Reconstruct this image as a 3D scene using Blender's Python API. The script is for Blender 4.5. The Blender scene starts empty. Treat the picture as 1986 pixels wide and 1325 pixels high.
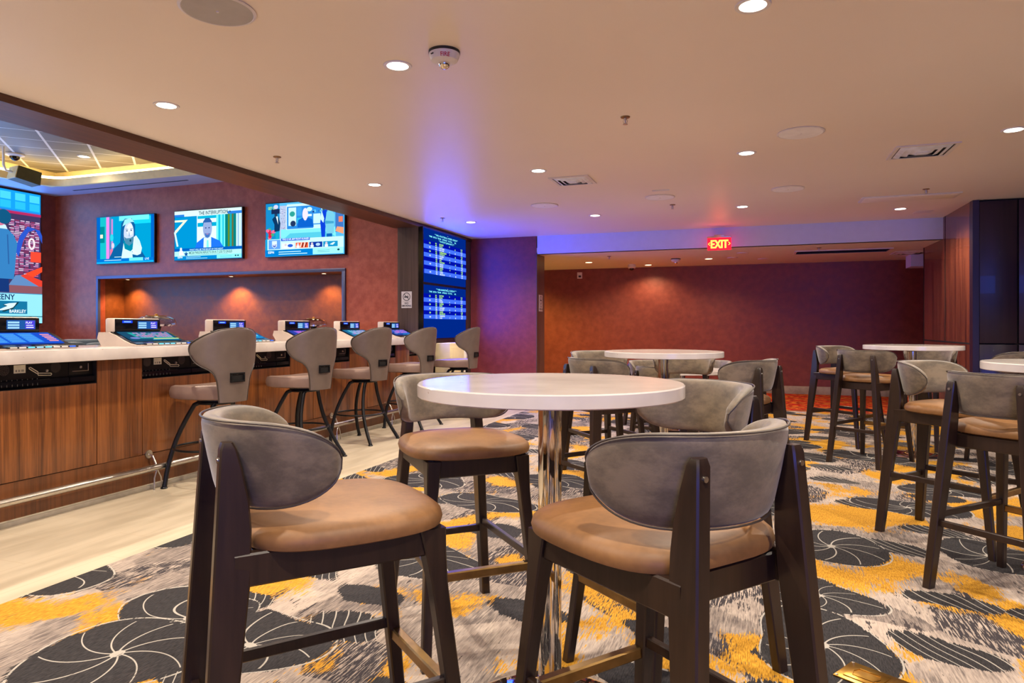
import bpy, bmesh, math, random
from mathutils import Vector, Matrix
random.seed(7)
C = bpy.context.scene.collection
PI = math.pi
# ------------------------------------------------------------------ camera, world, exposure
YAW = math.radians(19.43)
CS, SN = math.cos(YAW), math.sin(YAW)
CAMH, FPX, HOR = 1.245, 1324.0, 633.5
cam_d = bpy.data.cameras.new('camera')
cam_d.sensor_width = 36.0
cam_d.lens = 36.0 * FPX / 1986.0
cam_d.shift_y = (HOR - 662.5) / 1986.0
cam_d.clip_start = 0.05
cam = bpy.data.objects.new('camera', cam_d)
C.objects.link(cam)
cam.location = (0, 0, CAMH)
cam.rotation_euler = (PI / 2, 0, YAW)
bpy.context.scene.camera = cam
vs = bpy.context.scene.view_settings
vs.view_transform = 'Standard'
vs.look = 'None'
vs.gamma = 1.0
vs.use_curve_mapping = False
vs.exposure = 0.22
world = bpy.data.worlds.new('world')
bpy.context.scene.world = world
world.use_nodes = True
world.node_tree.nodes['Background'].inputs[0].default_value = (0.86, 0.72, 0.61, 1)
world.node_tree.nodes['Background'].inputs[1].default_value = 0.30

DOWN_W = 132.0      # watts of each ceiling downlight
DOWN_COL = (1.0, 0.88, 0.735)
CEIL = 2.71
LOWC = 2.42


def lamp(kind, name, loc, energy, col, size=0.05, rot=(0, 0, 0), spot=150, blend=0.7, size_y=None, parent=None):
    d = bpy.data.lights.new(name, kind)
    d.energy = energy
    d.color = col
    if kind == 'SPOT':
        d.spot_size = math.radians(spot)
        d.spot_blend = blend
        d.shadow_soft_size = size
    elif kind == 'AREA':
        d.shape = 'RECTANGLE'
        d.size = size
        d.size_y = size_y or size
    else:
        d.shadow_soft_size = size
    o = bpy.data.objects.new(name, d)
    C.objects.link(o)
    o.location = loc
    o.rotation_euler = rot
    if parent:
        o.parent = parent
    return o


# ------------------------------------------------------------------ colours and nodes
def lin(c):
    def f(v):
        v /= 255.0
        return v / 12.92 if v <= 0.04045 else ((v + 0.055) / 1.055) ** 2.4
    return (f(c[0]), f(c[1]), f(c[2]), 1.0)


def new_mat(name):
    m = bpy.data.materials.new(name)
    m.use_nodes = True
    nt = m.node_tree
    b = nt.nodes['Principled BSDF']
    return m, nt, b


class X:
    """small wrapper: arithmetic on sockets makes Math nodes"""
    def __init__(s, nt, v):
        s.nt = nt
        s.v = v

    def op(s, o, *a):
        n = s.nt.nodes.new('ShaderNodeMath')
        n.operation = o
        for i, q in enumerate((s,) + a):
            q = q.v if isinstance(q, X) else q
            if isinstance(q, (int, float)):
                n.inputs[i].default_value = q
            else:
                s.nt.links.new(q, n.inputs[i])
        return X(s.nt, n.outputs[0])

    def __add__(s, o): return s.op('ADD', o)
    def __sub__(s, o): return s.op('SUBTRACT', o)
    def __mul__(s, o): return s.op('MULTIPLY', o)
    def __truediv__(s, o): return s.op('DIVIDE', o)
    def lt(s, o): return s.op('LESS_THAN', o)
    def gt(s, o): return s.op('GREATER_THAN', o)
    def abs(s): return s.op('ABSOLUTE')
    def sin(s): return s.op('SINE')
    def sqrt(s): return s.op('SQRT')
    def atan2(s, o): return s.op('ARCTAN2', o)
    def max(s, o): return s.op('MAXIMUM', o)
    def min(s, o): return s.op('MINIMUM', o)
    def fract(s): return s.op('FRACT')

    def step(s, a, b):
        n = s.nt.nodes.new('ShaderNodeMapRange')
        n.interpolation_type = 'SMOOTHSTEP'
        s.nt.links.new(s.v, n.inputs[0])
        n.inputs[1].default_value = a
        n.inputs[2].default_value = b
        n.inputs[3].default_value = 0
        n.inputs[4].default_value = 1
        return X(s.nt, n.outputs[0])


def coords(nt, kind='Object'):
    t = nt.nodes.new('ShaderNodeTexCoord')
    s = nt.nodes.new('ShaderNodeSeparateXYZ')
    nt.links.new(t.outputs[kind], s.inputs[0])
    return [X(nt, s.outputs[i]) for i in range(3)]


def vec(nt, x, y, z=0.0):
    n = nt.nodes.new('ShaderNodeCombineXYZ')
    for i, q in enumerate((x, y, z)):
        q = q.v if isinstance(q, X) else q
        if isinstance(q, (int, float)):
            n.inputs[i].default_value = q
        else:
            nt.links.new(q, n.inputs[i])
    return n.outputs[0]


def noise(nt, v, scale=1.0, detail=2.0, rough=0.5):
    n = nt.nodes.new('ShaderNodeTexNoise')
    nt.links.new(v, n.inputs['Vector'])
    n.inputs['Scale'].default_value = scale
    n.inputs['Detail'].default_value = detail
    n.inputs['Roughness'].default_value = rough
    return X(nt, n.outputs[0])


def mix(nt, f, a, b):
    n = nt.nodes.new('ShaderNodeMix')
    n.data_type = 'RGBA'
    if isinstance(f, X):
        nt.links.new(f.v, n.inputs[0])
    else:
        n.inputs[0].default_value = f
    for i, q in ((6, a), (7, b)):
        if isinstance(q, tuple):
            n.inputs[i].default_value = q
        else:
            nt.links.new(q, n.inputs[i])
    return n.outputs[2]


def bump(nt, b, h, strength=0.2, dist=0.01):
    n = nt.nodes.new('ShaderNodeBump')
    n.inputs['Strength'].default_value = strength
    n.inputs['Distance'].default_value = dist
    nt.links.new(h.v, n.inputs['Height'])
    nt.links.new(n.outputs[0], b.inputs['Normal'])


def plain(name, col, rough=0.5, metal=0.0, mottle=0.06, scale=12.0, coat=0.0, sheen=0.0, spec=0.5):
    m, nt, b = new_mat(name)
    x, y, z = coords(nt)
    n = noise(nt, vec(nt, x, y, z), scale, 3)
    c = lin(col)
    lo = tuple(v * (1 - mottle * 1.6) for v in c[:3]) + (1,)
    hi = tuple(min(1, v * (1 + mottle * 1.6)) for v in c[:3]) + (1,)
    nt.links.new(mix(nt, n.step(0.3, 0.7), lo, hi), b.inputs['Base Color'])
    b.inputs['Roughness'].default_value = rough
    b.inputs['Metallic'].default_value = metal
    b.inputs['Coat Weight'].default_value = coat
    b.inputs['Sheen Weight'].default_value = sheen
    b.inputs['Specular IOR Level'].default_value = spec
    return m


def emit(name, col, strength=1.0):
    m = bpy.data.materials.new(name)
    m.use_nodes = True
    nt = m.node_tree
    nt.nodes.clear()
    e = nt.nodes.new('ShaderNodeEmission')
    e.inputs[0].default_value = lin(col)
    e.inputs[1].default_value = strength
    o = nt.nodes.new('ShaderNodeOutputMaterial')
    nt.links.new(e.outputs[0], o.inputs[0])
    return m


_em = {}
SCR = 1.15


def em(col, s=None):
    s = SCR if s is None else s
    k = (tuple(col), round(s, 3))
    if k not in _em:
        _em[k] = emit('glow_%d_%d_%d' % tuple(col), col, s)
    return _em[k]


def wood(name, dark, light, axis='z', freq=60, rough=0.35, coat=0.0, contrast=(0.25, 0.75), amp=1.0):
    m, nt, b = new_mat(name)
    x, y, z = coords(nt)
    if axis == 'z':
        v = vec(nt, x * freq, y * freq, z * (freq * 0.03))
        v2 = vec(nt, x * freq * 0.16, y * freq * 0.16, z * (freq * 0.012))
    else:
        v = vec(nt, x * freq, y * (freq * 0.03), z * freq)
        v2 = vec(nt, x * freq * 0.16, y * (freq * 0.012), z * freq * 0.16)
    n = noise(nt, v, 1.0, 4, 0.6) * 0.6 + noise(nt, v2, 1.0, 2) * 0.5
    f = n.step(*contrast)
    nt.links.new(mix(nt, f, lin(dark), lin(light)), b.inputs['Base Color'])
    b.inputs['Roughness'].default_value = rough
    b.inputs['Coat Weight'].default_value = coat
    bump(nt, b, n, 0.08 * amp, 0.002)
    return m


def plaster(name, c1, c2, rough=0.42):
    m, nt, b = new_mat(name)
    x, y, z = coords(nt)
    v = vec(nt, x, y, z)
    n = noise(nt, v, 9.0, 5, 0.65)
    big = noise(nt, v, 1.3, 3)
    f = (n * 0.8 + big * 0.2).step(0.30, 0.70)
    nt.links.new(mix(nt, f, lin(c1), lin(c2)), b.inputs['Base Color'])
    r = n * 0.25 + (rough - 0.12)
    nt.links.new(r.v, b.inputs['Roughness'])
    bump(nt, b, n, 0.25, 0.006)
    return m


M = {}
M['wall'] = plaster('copper_plaster', (116, 56, 48), (136, 70, 58))
M['wall_tv'] = plaster('rose_plaster', (148, 66, 44), (176, 90, 64))
M['niche'] = plaster('bronze_plaster', (104, 54, 22), (130, 72, 32))
M['purple'] = plaster('plum_plaster', (116, 46, 44), (136, 58, 54))
M['ceiling'] = plain('ceiling_paint', (238, 226, 212), 0.42, mottle=0.01, scale=0.6, spec=0.14)
M['ring'] = plain('ring_blue_light_tint', (158, 158, 196), 0.6, mottle=0.01)  # blue-violet of the video wall's light is put into the ring colour
M['soffit'] = plain('soffit_blue_light_tint', (206, 212, 244), 0.6, mottle=0.01)  # pale blue base colour stands in for screen light on soffit and bulkhead
M['white'] = plain('white_paint', (222, 216, 210), 0.4, mottle=0.02)
M['speaker_white'] = plain('speaker_grille_white', (240, 238, 236), 0.6, mottle=0.02)
M['speaker_grey'] = plain('speaker_grille_grey', (176, 172, 168), 0.6, mottle=0.02)
M['frame_wood'] = wood('espresso_wood', (24, 16, 12), (50, 34, 25), 'z', 55, 0.33)
M['beam_wood'] = wood('beam_veneer', (50, 28, 18), (94, 56, 34), 'y', 40, 0.4)
M['column_wood'] = wood('column_veneer', (58, 44, 38), (98, 78, 68), 'z', 40, 0.32)
M['bar_wood'] = wood('bar_veneer', (82, 44, 20), (154, 92, 44), 'z', 85, 0.33, coat=0.12, contrast=(0.30, 0.80))
M['bar_wood_dark'] = wood('bar_veneer_dark', (72, 40, 18), (118, 70, 36), 'z', 50, 0.36)
M['side_wood'] = wood('cabinet_veneer', (62, 28, 24), (140, 74, 50), 'z', 34, 0.26, coat=0.3, contrast=(0.35, 0.75))
M['side_dark'] = wood('door_veneer', (22, 14, 28), (48, 28, 44), 'z', 26, 0.36, coat=0.15)
M['black'] = plain('black_lacquer', (16, 15, 17), 0.35, mottle=0.1)
M['black_metal'] = plain('black_powder_coat', (30, 30, 32), 0.42, 0.6, mottle=0.1)
M['dark_gap'] = plain('dark_recess', (12, 9, 8), 0.8)
M['chrome'] = plain('polished_chrome', (232, 226, 218), 0.05, 1.0, mottle=0.0)
M['steel'] = plain('brushed_steel', (200, 194, 184), 0.28, 1.0, mottle=0.04, scale=80)
M['brass'] = plain('antique_brass', (150, 120, 74), 0.34, 1.0, mottle=0.1, scale=20)
M['brass_bright'] = plain('polished_brass', (205, 160, 72), 0.3, 1.0, mottle=0.06, scale=20)
M['seat'] = None
M['taupe_vinyl'] = plain('taupe_leather', (136, 112, 100), 0.42, mottle=0.06, scale=8)
M['taupe_shell'] = plain('taupe_leather_shell', (108, 95, 86), 0.45, mottle=0.06, scale=8)
M['piping'] = plain('dark_piping', (66, 56, 48), 0.5)
M['terminal_white'] = plain('terminal_shell', (206, 190, 176), 0.4, mottle=0.02)
M['plastic_black'] = plain('gloss_black_plastic', (10, 11, 16), 0.15, mottle=0.02)
M['cream'] = plain('cream_laminate', (232, 214, 160), 0.5, mottle=0.02)
M['label'] = plain('paper_label', (222, 220, 188), 0.6)
M['cable'] = plain('cable_white', (216, 208, 176), 0.45)
M['cushion'] = plain('slate_vinyl', (70, 84, 98), 0.45)
M['base_stone'] = plain('base_stone', (158, 148, 128), 0.55, mottle=0.08)
M['red_ink'] = plain('red_ink', (190, 20, 24), 0.5)
M['ink'] = plain('black_ink', (34, 32, 30), 0.5)
M['lens_dark'] = plain('smoked_lens', (14, 12, 12), 0.08)
M['louvre'] = plain('white_louvre', (225, 232, 246), 0.4)
M['metal_blue'] = plain('louvre_enamel', (84, 90, 124), 0.35, 0.3, mottle=0.02)
M['downlight'] = emit('downlight_lens', (255, 244, 226), 9.0)
M['downlight_warm'] = emit('downlight_lens_warm', (255, 226, 170), 8.0)
M['cove'] = emit('cove_led', (255, 220, 150), 11.0)

# tan suede seat
m, nt, b = new_mat('tan_suede')
x, y, z = coords(nt)
v = vec(nt, x, y, z)
n1 = noise(nt, v, 7.0, 4, 0.6)
n2 = noise(nt, v, 60.0, 2)
nt.links.new(mix(nt, (n1 * 0.8 + n2 * 0.2).step(0.3, 0.7), lin((114, 78, 42)), lin((141, 99, 56))), b.inputs['Base Color'])
b.inputs['Roughness'].default_value = 0.55
bump(nt, b, n2, 0.1, 0.001)
M['seat'] = m
# grey-brown velvet
m, nt, b = new_mat('taupe_velvet')
x, y, z = coords(nt)
v = vec(nt, x * 1.0, y * 1.0, z * 1.8)
n1 = noise(nt, v, 8.0, 6, 0.7)
n2 = noise(nt, v, 120.0, 2)
nt.links.new(mix(nt, n1.step(0.35, 0.65), lin((92, 81, 67)), lin((126, 111, 91))), b.inputs['Base Color'])
b.inputs['Roughness'].default_value = 0.6
b.inputs['Sheen Weight'].default_value = 0.35
b.inputs['Sheen Roughness'].default_value = 0.4
bump(nt, b, n2 * 0.3 + n1, 0.15, 0.003)
M['velvet'] = m
# engineered quartz
m, nt, b = new_mat('white_quartz')
x, y, z = coords(nt)
v = vec(nt, x, y, z)
n1 = noise(nt, v, 5.0, 3)
n2 = noise(nt, v, 38.0, 2)
base = mix(nt, n1.step(0.3, 0.7), lin((200, 191, 183)), lin((216, 208, 199)))
nt.links.new(mix(nt, n2.step(0.74, 0.82), base, lin((182, 166, 152))), b.inputs['Base Color'])
b.inputs['Roughness'].default_value = 0.12
M['quartz'] = m
# beige floor tile
m, nt, b = new_mat('beige_tile')
x, y, z = coords(nt)
v = vec(nt, x * 9.0, y * 1.4, 0.0)
n1 = noise(nt, v, 1.0, 4)
base = mix(nt, n1.step(0.35, 0.65), lin((180, 166, 142)), lin((198, 184, 160)))
row = (x * (1 / 0.3)).op('FLOOR')
gx = ((x * (1 / 0.3)).fract() - 0.5).abs().gt(0.4945)
gy = ((y * (1 / 0.9) + row * 0.37).fract() - 0.5).abs().gt(0.4982)
nt.links.new(mix(nt, gx.max(gy) * 0.6, base, lin((176, 150, 116))), b.inputs['Base Color'])
b.inputs['Roughness'].default_value = 0.34
M['tile'] = m
# tray ceiling tile
m, nt, b = new_mat('tray_tiles')
x, y, z = coords(nt)
sd_, td_ = (x + y) * 0.70711, (y - x) * 0.70711
gx = (((sd_ + 1.79) * (1 / 0.53) + 0.5).fract() - 0.5).abs().lt(0.030)
gy = (((td_ - 10.99) * (1 / 0.51) + 0.5).fract() - 0.5).abs().lt(0.016)
g = gx.max(gy)
nt.links.new(mix(nt, g, lin((112, 104, 92)), lin((232, 228, 220))), b.inputs['Base Color'])
b.inputs['Roughness'].default_value = 0.5
M['tray'] = m

# patterned carpet: water-lily pads, mustard patches and streaks
m, nt, b = new_mat('lily_carpet')
x, y, z = coords(nt)
P = vec(nt, x, y, 0.0)
s1 = noise(nt, vec(nt, x * 140.0, y * 11.0, 0.0), 1.0, 3, 0.6)
s2 = noise(nt, vec(nt, x * 240.0, y * 34.0, 3.0), 1.0, 2)
s3 = noise(nt, vec(nt, x * 36.0, y * 4.5, 7.0), 1.0, 4, 0.75)
pile = noise(nt, P, 420.0, 1)
mid = noise(nt, vec(nt, x * 4.2, y * 3.0, 11.0), 1.0, 3, 0.6)
wx = x + (noise(nt, P, 1.6, 1) - 0.5) * 0.34
wy = y + (noise(nt, vec(nt, x, y, 5.0), 1.6, 1) - 0.5) * 0.34


def voro(nt, vx, vy, scale, rnd):
    n = nt.nodes.new('ShaderNodeTexVoronoi')
    n.voronoi_dimensions = '2D'
    nt.links.new(vec(nt, vx, vy, 0.0), n.inputs['Vector'])
    n.inputs['Scale'].default_value = scale
    n.inputs['Randomness'].default_value = rnd
    sp = nt.nodes.new('ShaderNodeSeparateXYZ')
    nt.links.new(n.outputs['Position'], sp.inputs[0])
    sc = nt.nodes.new('ShaderNodeSeparateColor')
    nt.links.new(n.outputs['Color'], sc.inputs[0])
    return X(nt, sp.outputs[0]), X(nt, sp.outputs[1]), X(nt, sc.outputs[0]), X(nt, sc.outputs[1])


_, _, g1, g2 = voro(nt, wx * 1.0 + 31.0 + (s1 - 0.5) * 0.10, wy * 0.75, 3.4, 1.0)
tone = s1 * 0.75 + mid * 0.45 + s3 * 0.35 + g1 * 0.28
base = mix(nt, tone.step(0.60, 1.16), lin((84, 76, 76)), lin((192, 176, 162)))
base = mix(nt, (s3 + s1 * 0.35 + (mid - 0.5) * 0.8).step(0.82, 0.88), base, lin((66, 60, 62)))
base = mix(nt, g2.gt(0.76) * (s1.lt(0.53)), base, lin((58, 54, 58)))
# mustard
yl = noise(nt, vec(nt, wx * 2.3, wy * 1.7, 21.0), 1.0, 2, 0.5) + (s1 - 0.5) * 0.34 + (s2 - 0.5) * 0.12 + (mid - 0.5) * 0.30 + (g1 - 0.5) * 0.06
base = mix(nt, yl.step(0.54, 0.565), base, mix(nt, s2.step(0.3, 0.7), lin((168, 116, 26)), lin((218, 162, 50))))
white = lin((176, 170, 160))
dark = mix(nt, s2.step(0.3, 0.7), lin((32, 32, 35)), lin((58, 56, 58)))


def pad(nt, lx, ly, rr, R, ph, base, on):
    """one family of lily pads around local point lx,ly"""
    ang = ly.atan2(lx)
    edge = (ang * 3.0 + ph).sin() * 0.07 + (ang * 2.0 + ph * 2.0).sin() * 0.11 + 1.0
    q = rr / (edge * R)
    qs = q + ((s1 - 0.5) * 0.30 + (s2 - 0.5) * 0.10 + (mid - 0.5) * 0.36) * q.min(1.1)
    inside = qs.lt(1.0) * on
    out = mix(nt, inside, base, dark)
    outline = (q - 1.0).abs().lt(0.014) * s3.gt(0.46) * on
    a2 = ang + rr * 2.6 + ph
    vein = ((a2 * 4.5).sin().abs() * rr * 0.22).lt(0.0030) * q.gt(0.06) * q.lt(0.90) * on
    star = (rr.lt(0.024) * on)
    return mix(nt, outline.max(vein).max(star), out, white)


# slim leaves
wxx = wx + 13.0
wyy = wy + 5.0
px_, py_, c1, c2 = voro(nt, wxx, wyy, 1.7, 0.9)
lx, ly = wxx - px_, wyy - py_
rr = (lx * lx + ly * ly * 2.6 + lx * ly * 1.4).sqrt()
lf = (rr + (s1 - 0.5) * 0.12).lt(0.17) * c1.gt(0.15)
stripe = ((ly * 38.0 + lx * 60.0).sin().abs().lt(0.17)) * c2.gt(0.4)
base = mix(nt, lf, base, dark)
base = mix(nt, lf * stripe, base, white)
# lily pads
px_, py_, c1, c2 = voro(nt, wx, wy, 1.05, 0.75)
lx, ly = wx - px_, wy - py_
rr = (lx * lx * 0.75 + ly * ly * 1.15 + lx * ly * 0.5).sqrt()
base = pad(nt, lx, ly, rr, 0.275, c1 * 6.0, base, c2.gt(0.25))
# pads whose place in the room is known
for (qx, qy, rx, ry, phv) in ((-2.28, 1.95, 0.30, 0.36, 0.6), (0.26, 2.92, 0.27, 0.33, 2.2), (0.42, 4.25, 0.27, 0.36, 4.0)):
    lx, ly = x - qx, y - qy
    rr = ((lx / rx) * (lx / rx) + (ly / ry) * (ly / ry)).sqrt() * 0.3
    base = pad(nt, lx, ly, rr, 0.3, x * 0.0 + phv, base, x * 0.0 + 1.0)
# loose dark threads over everything
base = mix(nt, (s1 * 0.8 + s3 * 0.3 + (mid - 0.5) * 0.7).step(0.71, 0.79) * 0.75, base, lin((70, 62, 62)))
base = mix(nt, pile * 0.25, base, lin((60, 52, 48)))
# red and orange carpet further back
zz = y + (x - 0.5) * 0.0
red_on = y.gt(10.85)
zigs = ((x * 2.2 + y * 1.2).fract() - 0.5).abs().lt(0.07).max(((x * 2.2 - y * 1.7).fract() - 0.5).abs().lt(0.05))
ro = noise(nt, vec(nt, x * 12.0, y * 9.0, 0.0), 1.0, 3)
redc = mix(nt, ro.step(0.42, 0.58), lin((206, 104, 38)), lin((150, 48, 24)))
redc = mix(nt, zigs, redc, lin((186, 22, 20)))
redc = mix(nt, (y - 10.95).abs().lt(0.04), redc, lin((120, 90, 60)))
fin = mix(nt, red_on, base, redc)
nt.links.new(fin, b.inputs['Base Color'])
b.inputs['Roughness'].default_value = 0.9
b.inputs['Specular IOR Level'].default_value = 0.15
bump(nt, b, pile * 0.5 + s2, 0.35, 0.004)
M['carpet'] = m

# thin clear glass for the domes
m, nt, b = new_mat('clear_glass')
b.inputs['Transmission Weight'].default_value = 1.0
b.inputs['Roughness'].default_value = 0.02
b.inputs['IOR'].default_value = 1.45
M['glass'] = m


# ------------------------------------------------------------------ mesh helpers
class MB:
    def __init__(s):
        s.v, s.f, s.mi, s.mats = [], [], [], []

    def mat(s, m):
        if m not in s.mats:
            s.mats.append(m)
        return s.mats.index(m)

    def add(s, vs_, fs, m=None):
        k = len(s.v)
        s.v += [tuple(q) for q in vs_]
        i = s.mat(m) if m else 0
        for f in fs:
            s.f.append([a + k for a in f])
            s.mi.append(i)

    def box(s, x0, x1, y0, y1, z0, z1, m=None, bev=0.0, mtx=None):
        bm = bmesh.new()
        bmesh.ops.create_cube(bm, size=1.0)
        for q in bm.verts:
            q.co = Vector(((x0 + x1) / 2 + q.co.x * (x1 - x0), (y0 + y1) / 2 + q.co.y * (y1 - y0), (z0 + z1) / 2 + q.co.z * (z1 - z0)))
        if bev:
            bmesh.ops.bevel(bm, geom=list(bm.edges), offset=bev, segments=2, profile=0.5, affect='EDGES')
        s.bm(bm, m, mtx)
        return s

    def bm(s, bm, m=None, mtx=None):
        bm.verts.index_update()
        s.add([(mtx @ q.co) if mtx else q.co for q in bm.verts], [[q.index for q in f.verts] for f in bm.faces], m)
        bm.free()

    def loft(s, rings, m=None, cap=True, closed=True):
        n = len(rings[0])
        vs_ = [p for r in rings for p in r]
        fs = []
        for i in range(len(rings) - 1):
            for j in range(n if closed else n - 1):
                a, b_ = i * n + j, i * n + (j + 1) % n
                fs.append([a, b_, b_ + n, a + n])
        if cap:
            fs.append(list(range(n))[::-1])
            fs.append([(len(rings) - 1) * n + j for j in range(n)])
        s.add(vs_, fs, m)
        return s

    def bar(s, p, q, w, h, m=None, up=(0, 0, 1), w2=None, h2=None):
        p, q = Vector(p), Vector(q)
        d = (q - p).normalized()
        a = d.cross(Vector(up)).normalized()
        c = a.cross(d)
        rings = []
        for pt, ww, hh in ((p, w, h), (q, w2 or w, h2 or h)):
            ch = min(ww, hh) * 0.14
            pr = [(-ww / 2 + ch, -hh / 2), (ww / 2 - ch, -hh / 2), (ww / 2, -hh / 2 + ch), (ww / 2, hh / 2 - ch),
                  (ww / 2 - ch, hh / 2), (-ww / 2 + ch, hh / 2), (-ww / 2, hh / 2 - ch), (-ww / 2, -hh / 2 + ch)]
            rings.append([pt + a * u + c * v for u, v in pr])
        return s.loft(rings, m)

    def tube(s, pts, r, m=None, n=10, closed=False, radii=None):
        pts = [Vector(p) for p in pts]
        rings = []
        L = len(pts)
        prev = None
        for i, p in enumerate(pts):
            a = pts[(i - 1) % L] if (i > 0 or closed) else p
            b_ = pts[(i + 1) % L] if (i < L - 1 or closed) else p
            d = (b_ - a).normalized()
            u = d.cross(prev) if prev is not None else d.cross(Vector((0, 0, 1)))
            if prev is not None:
                u = prev - d * prev.dot(d)
            elif u.length < 1e-4:
                u = d.cross(Vector((0, 1, 0)))
            u.normalize()
            prev = u
            w = d.cross(u)
            rr_ = radii[i] if radii else r
            rings.append([p + (u * math.cos(t) + w * math.sin(t)) * rr_ for t in [2 * PI * k / n for k in range(n)]])
        if closed:
            rings.append(rings[0])
        return s.loft(rings, m, cap=not closed)

    def lathe(s, prof, m=None, n=40, c=(0, 0, 0)):
        rings = []
        for r, z_ in prof:
            rings.append([(c[0] + r * math.cos(2 * PI * k / n), c[1] + r * math.sin(2 * PI * k / n), c[2] + z_) for k in range(n)])
        return s.loft(rings, m)

    def prism(s, poly, y0, y1, m=None, plane='xz'):
        def mk(a, b_, t):
            return {'xz': (a, t, b_), 'xy': (a, b_, t), 'yz': (t, a, b_)}[plane]
        n = len(poly)
        vs_ = [mk(a, b_, y0) for a, b_ in poly] + [mk(a, b_, y1) for a, b_ in poly]
        fs = [list(range(n))[::-1], [n + k for k in range(n)]] + [[k, (k + 1) % n, n + (k + 1) % n, n + k] for k in range(n)]
        s.add(vs_, fs, m)
        return s

    def obj(s, name, m=None, parent=None, loc=(0, 0, 0), rotz=0.0, angle=35, recalc=True):
        me = bpy.data.meshes.new(name)
        me.from_pydata([tuple(q) for q in s.v], [], s.f)
        if s.mats:
            for q in s.mats:
                me.materials.append(q)
            for p, i in zip(me.polygons, s.mi):
                p.material_index = i
        else:
            me.materials.append(m)
        if recalc:
            bm = bmesh.new()
            bm.from_mesh(me)
            bmesh.ops.recalc_face_normals(bm, faces=bm.faces)
            bm.to_mesh(me)
            bm.free()
        me.shade_smooth()
        me.set_sharp_from_angle(angle=math.radians(angle))
        o = bpy.data.objects.new(name, me)
        C.objects.link(o)
        o.location = loc
        o.rotation_euler = (0, 0, rotz)
        if parent:
            o.parent = parent
        return o


def tag(o, label=None, cat=None, group=None, kind=None):
    if label:
        o['label'] = label
    if cat:
        o['category'] = cat
    if group:
        o['group'] = group
    if kind:
        o['kind'] = kind
    return o


def thing(name, label, cat, loc=(0, 0, 0), rotz=0.0, group=None):
    o = bpy.data.objects.new(name, None)
    o.empty_display_size = 0.1
    C.objects.link(o)
    o.location = loc
    o.rotation_euler = (0, 0, rotz)
    return tag(o, label, cat, group)


def dup(root, loc, rotz, label, group=None):
    def rec(o, parent):
        c = o.copy()
        C.objects.link(c)
        if parent:
            c.parent = parent
        for ch in list(o.children):
            rec(ch, c)
        return c
    r = rec(root, None)
    r.location = loc
    r.rotation_euler = (0, 0, rotz)
    r['label'] = label
    if group:
        r['group'] = group
    return r


def struct(name, mb, m=None):
    return tag(mb.obj(name, m), kind='structure')


def cam2w(r, d):
    return (r * CS - d * SN, r * SN + d * CS)


def at_z(px, py, h):
    u = (px - 993) / FPX
    d = (h - CAMH) * FPX / (HOR - py)
    return cam2w(u * d, d)


def at_x(px, X0):
    u = (px - 993) / FPX
    d = X0 / (u * CS - SN)
    return d * (u * SN + CS), d


def at_y(px, Y0):
    u = (px - 993) / FPX
    d = Y0 / (u * SN + CS)
    return d * (u * CS - SN), d


def zz_(py, d):
    return CAMH + (HOR - py) * d / FPX


# text as mesh outlines, laid in the xz plane
def text_pts(s, size, align='LEFT', squash=1.0):
    cu = bpy.data.curves.new('t', 'FONT')
    cu.body = s
    cu.size = size
    cu.align_x = align
    cu.resolution_u = 2
    cu.offset = size * 0.018
    ob = bpy.data.objects.new('t', cu)
    C.objects.link(ob)
    dg = bpy.context.evaluated_depsgraph_get()
    me = bpy.data.meshes.new_from_object(ob.evaluated_get(dg))
    vs_ = [(q.co.x * squash, q.co.y) for q in me.vertices]
    fs = [list(p.vertices) for p in me.polygons]
    bpy.data.objects.remove(ob)
    bpy.data.curves.remove(cu)
    bpy.data.meshes.remove(me)
    return vs_, fs


class Panel:
    """flat artwork on a display: origin lower left, u right, v up; each layer sits a hair proud"""
    def __init__(s, o, U, V, N, gap=0.00012):
        s.o, s.U, s.V, s.N = Vector(o), Vector(U), Vector(V), Vector(N)
        s.k = 0
        s.gap = gap
        s.mb = MB()

    def put(s, pts, fs, m):
        s.k += 1
        off = s.N * (s.gap * s.k)
        s.mb.add([s.o + s.U * a + s.V * b_ + off for a, b_ in pts], fs, m)

    def rect(s, x0, y0, x1, y1, c):
        s.put([(x0, y0), (x1, y0), (x1, y1), (x0, y1)], [[0, 1, 2, 3]], c if not isinstance(c, tuple) else em(c))

    def poly(s, pts, c):
        s.put(pts, [list(range(len(pts)))], c if not isinstance(c, tuple) else em(c))

    def oval(s, cx, cy, rx, ry, c, n=20):
        s.poly([(cx + rx * math.cos(2 * PI * k / n), cy + ry * math.sin(2 * PI * k / n)) for k in range(n)], c)

    def ring(s, cx, cy, r, w, c, n=28, ry=None):
        ry = ry or r
        pts = [(cx + r * math.cos(2 * PI * k / n), cy + ry * math.sin(2 * PI * k / n)) for k in range(n)]
        pts += [(cx + (r - w) * math.cos(2 * PI * k / n), cy + (ry - w) * math.sin(2 * PI * k / n)) for k in range(n)]
        s.put(pts, [[k, (k + 1) % n, n + (k + 1) % n, n + k] for k in range(n)], c if not isinstance(c, tuple) else em(c))

    def line(s, x0, y0, x1, y1, w, c):
        d = Vector((x1 - x0, y1 - y0)).normalized() * (w / 2)
        s.poly([(x0 - d.y, y0 + d.x), (x0 + d.y, y0 - d.x), (x1 + d.y, y1 - d.x), (x1 - d.y, y1 + d.x)], c)

    def text(s, t, x0, y0, size, c, align='LEFT', squash=1.0):
        v_, f_ = text_pts(t, size, align, squash)
        if f_:
            s.put([(x0 + a, y0 + b_) for a, b_ in v_], f_, c if not isinstance(c, tuple) else em(c))

    def obj(s, name, parent=None):
        return s.mb.obj(name, None, parent, recalc=False)


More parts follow.
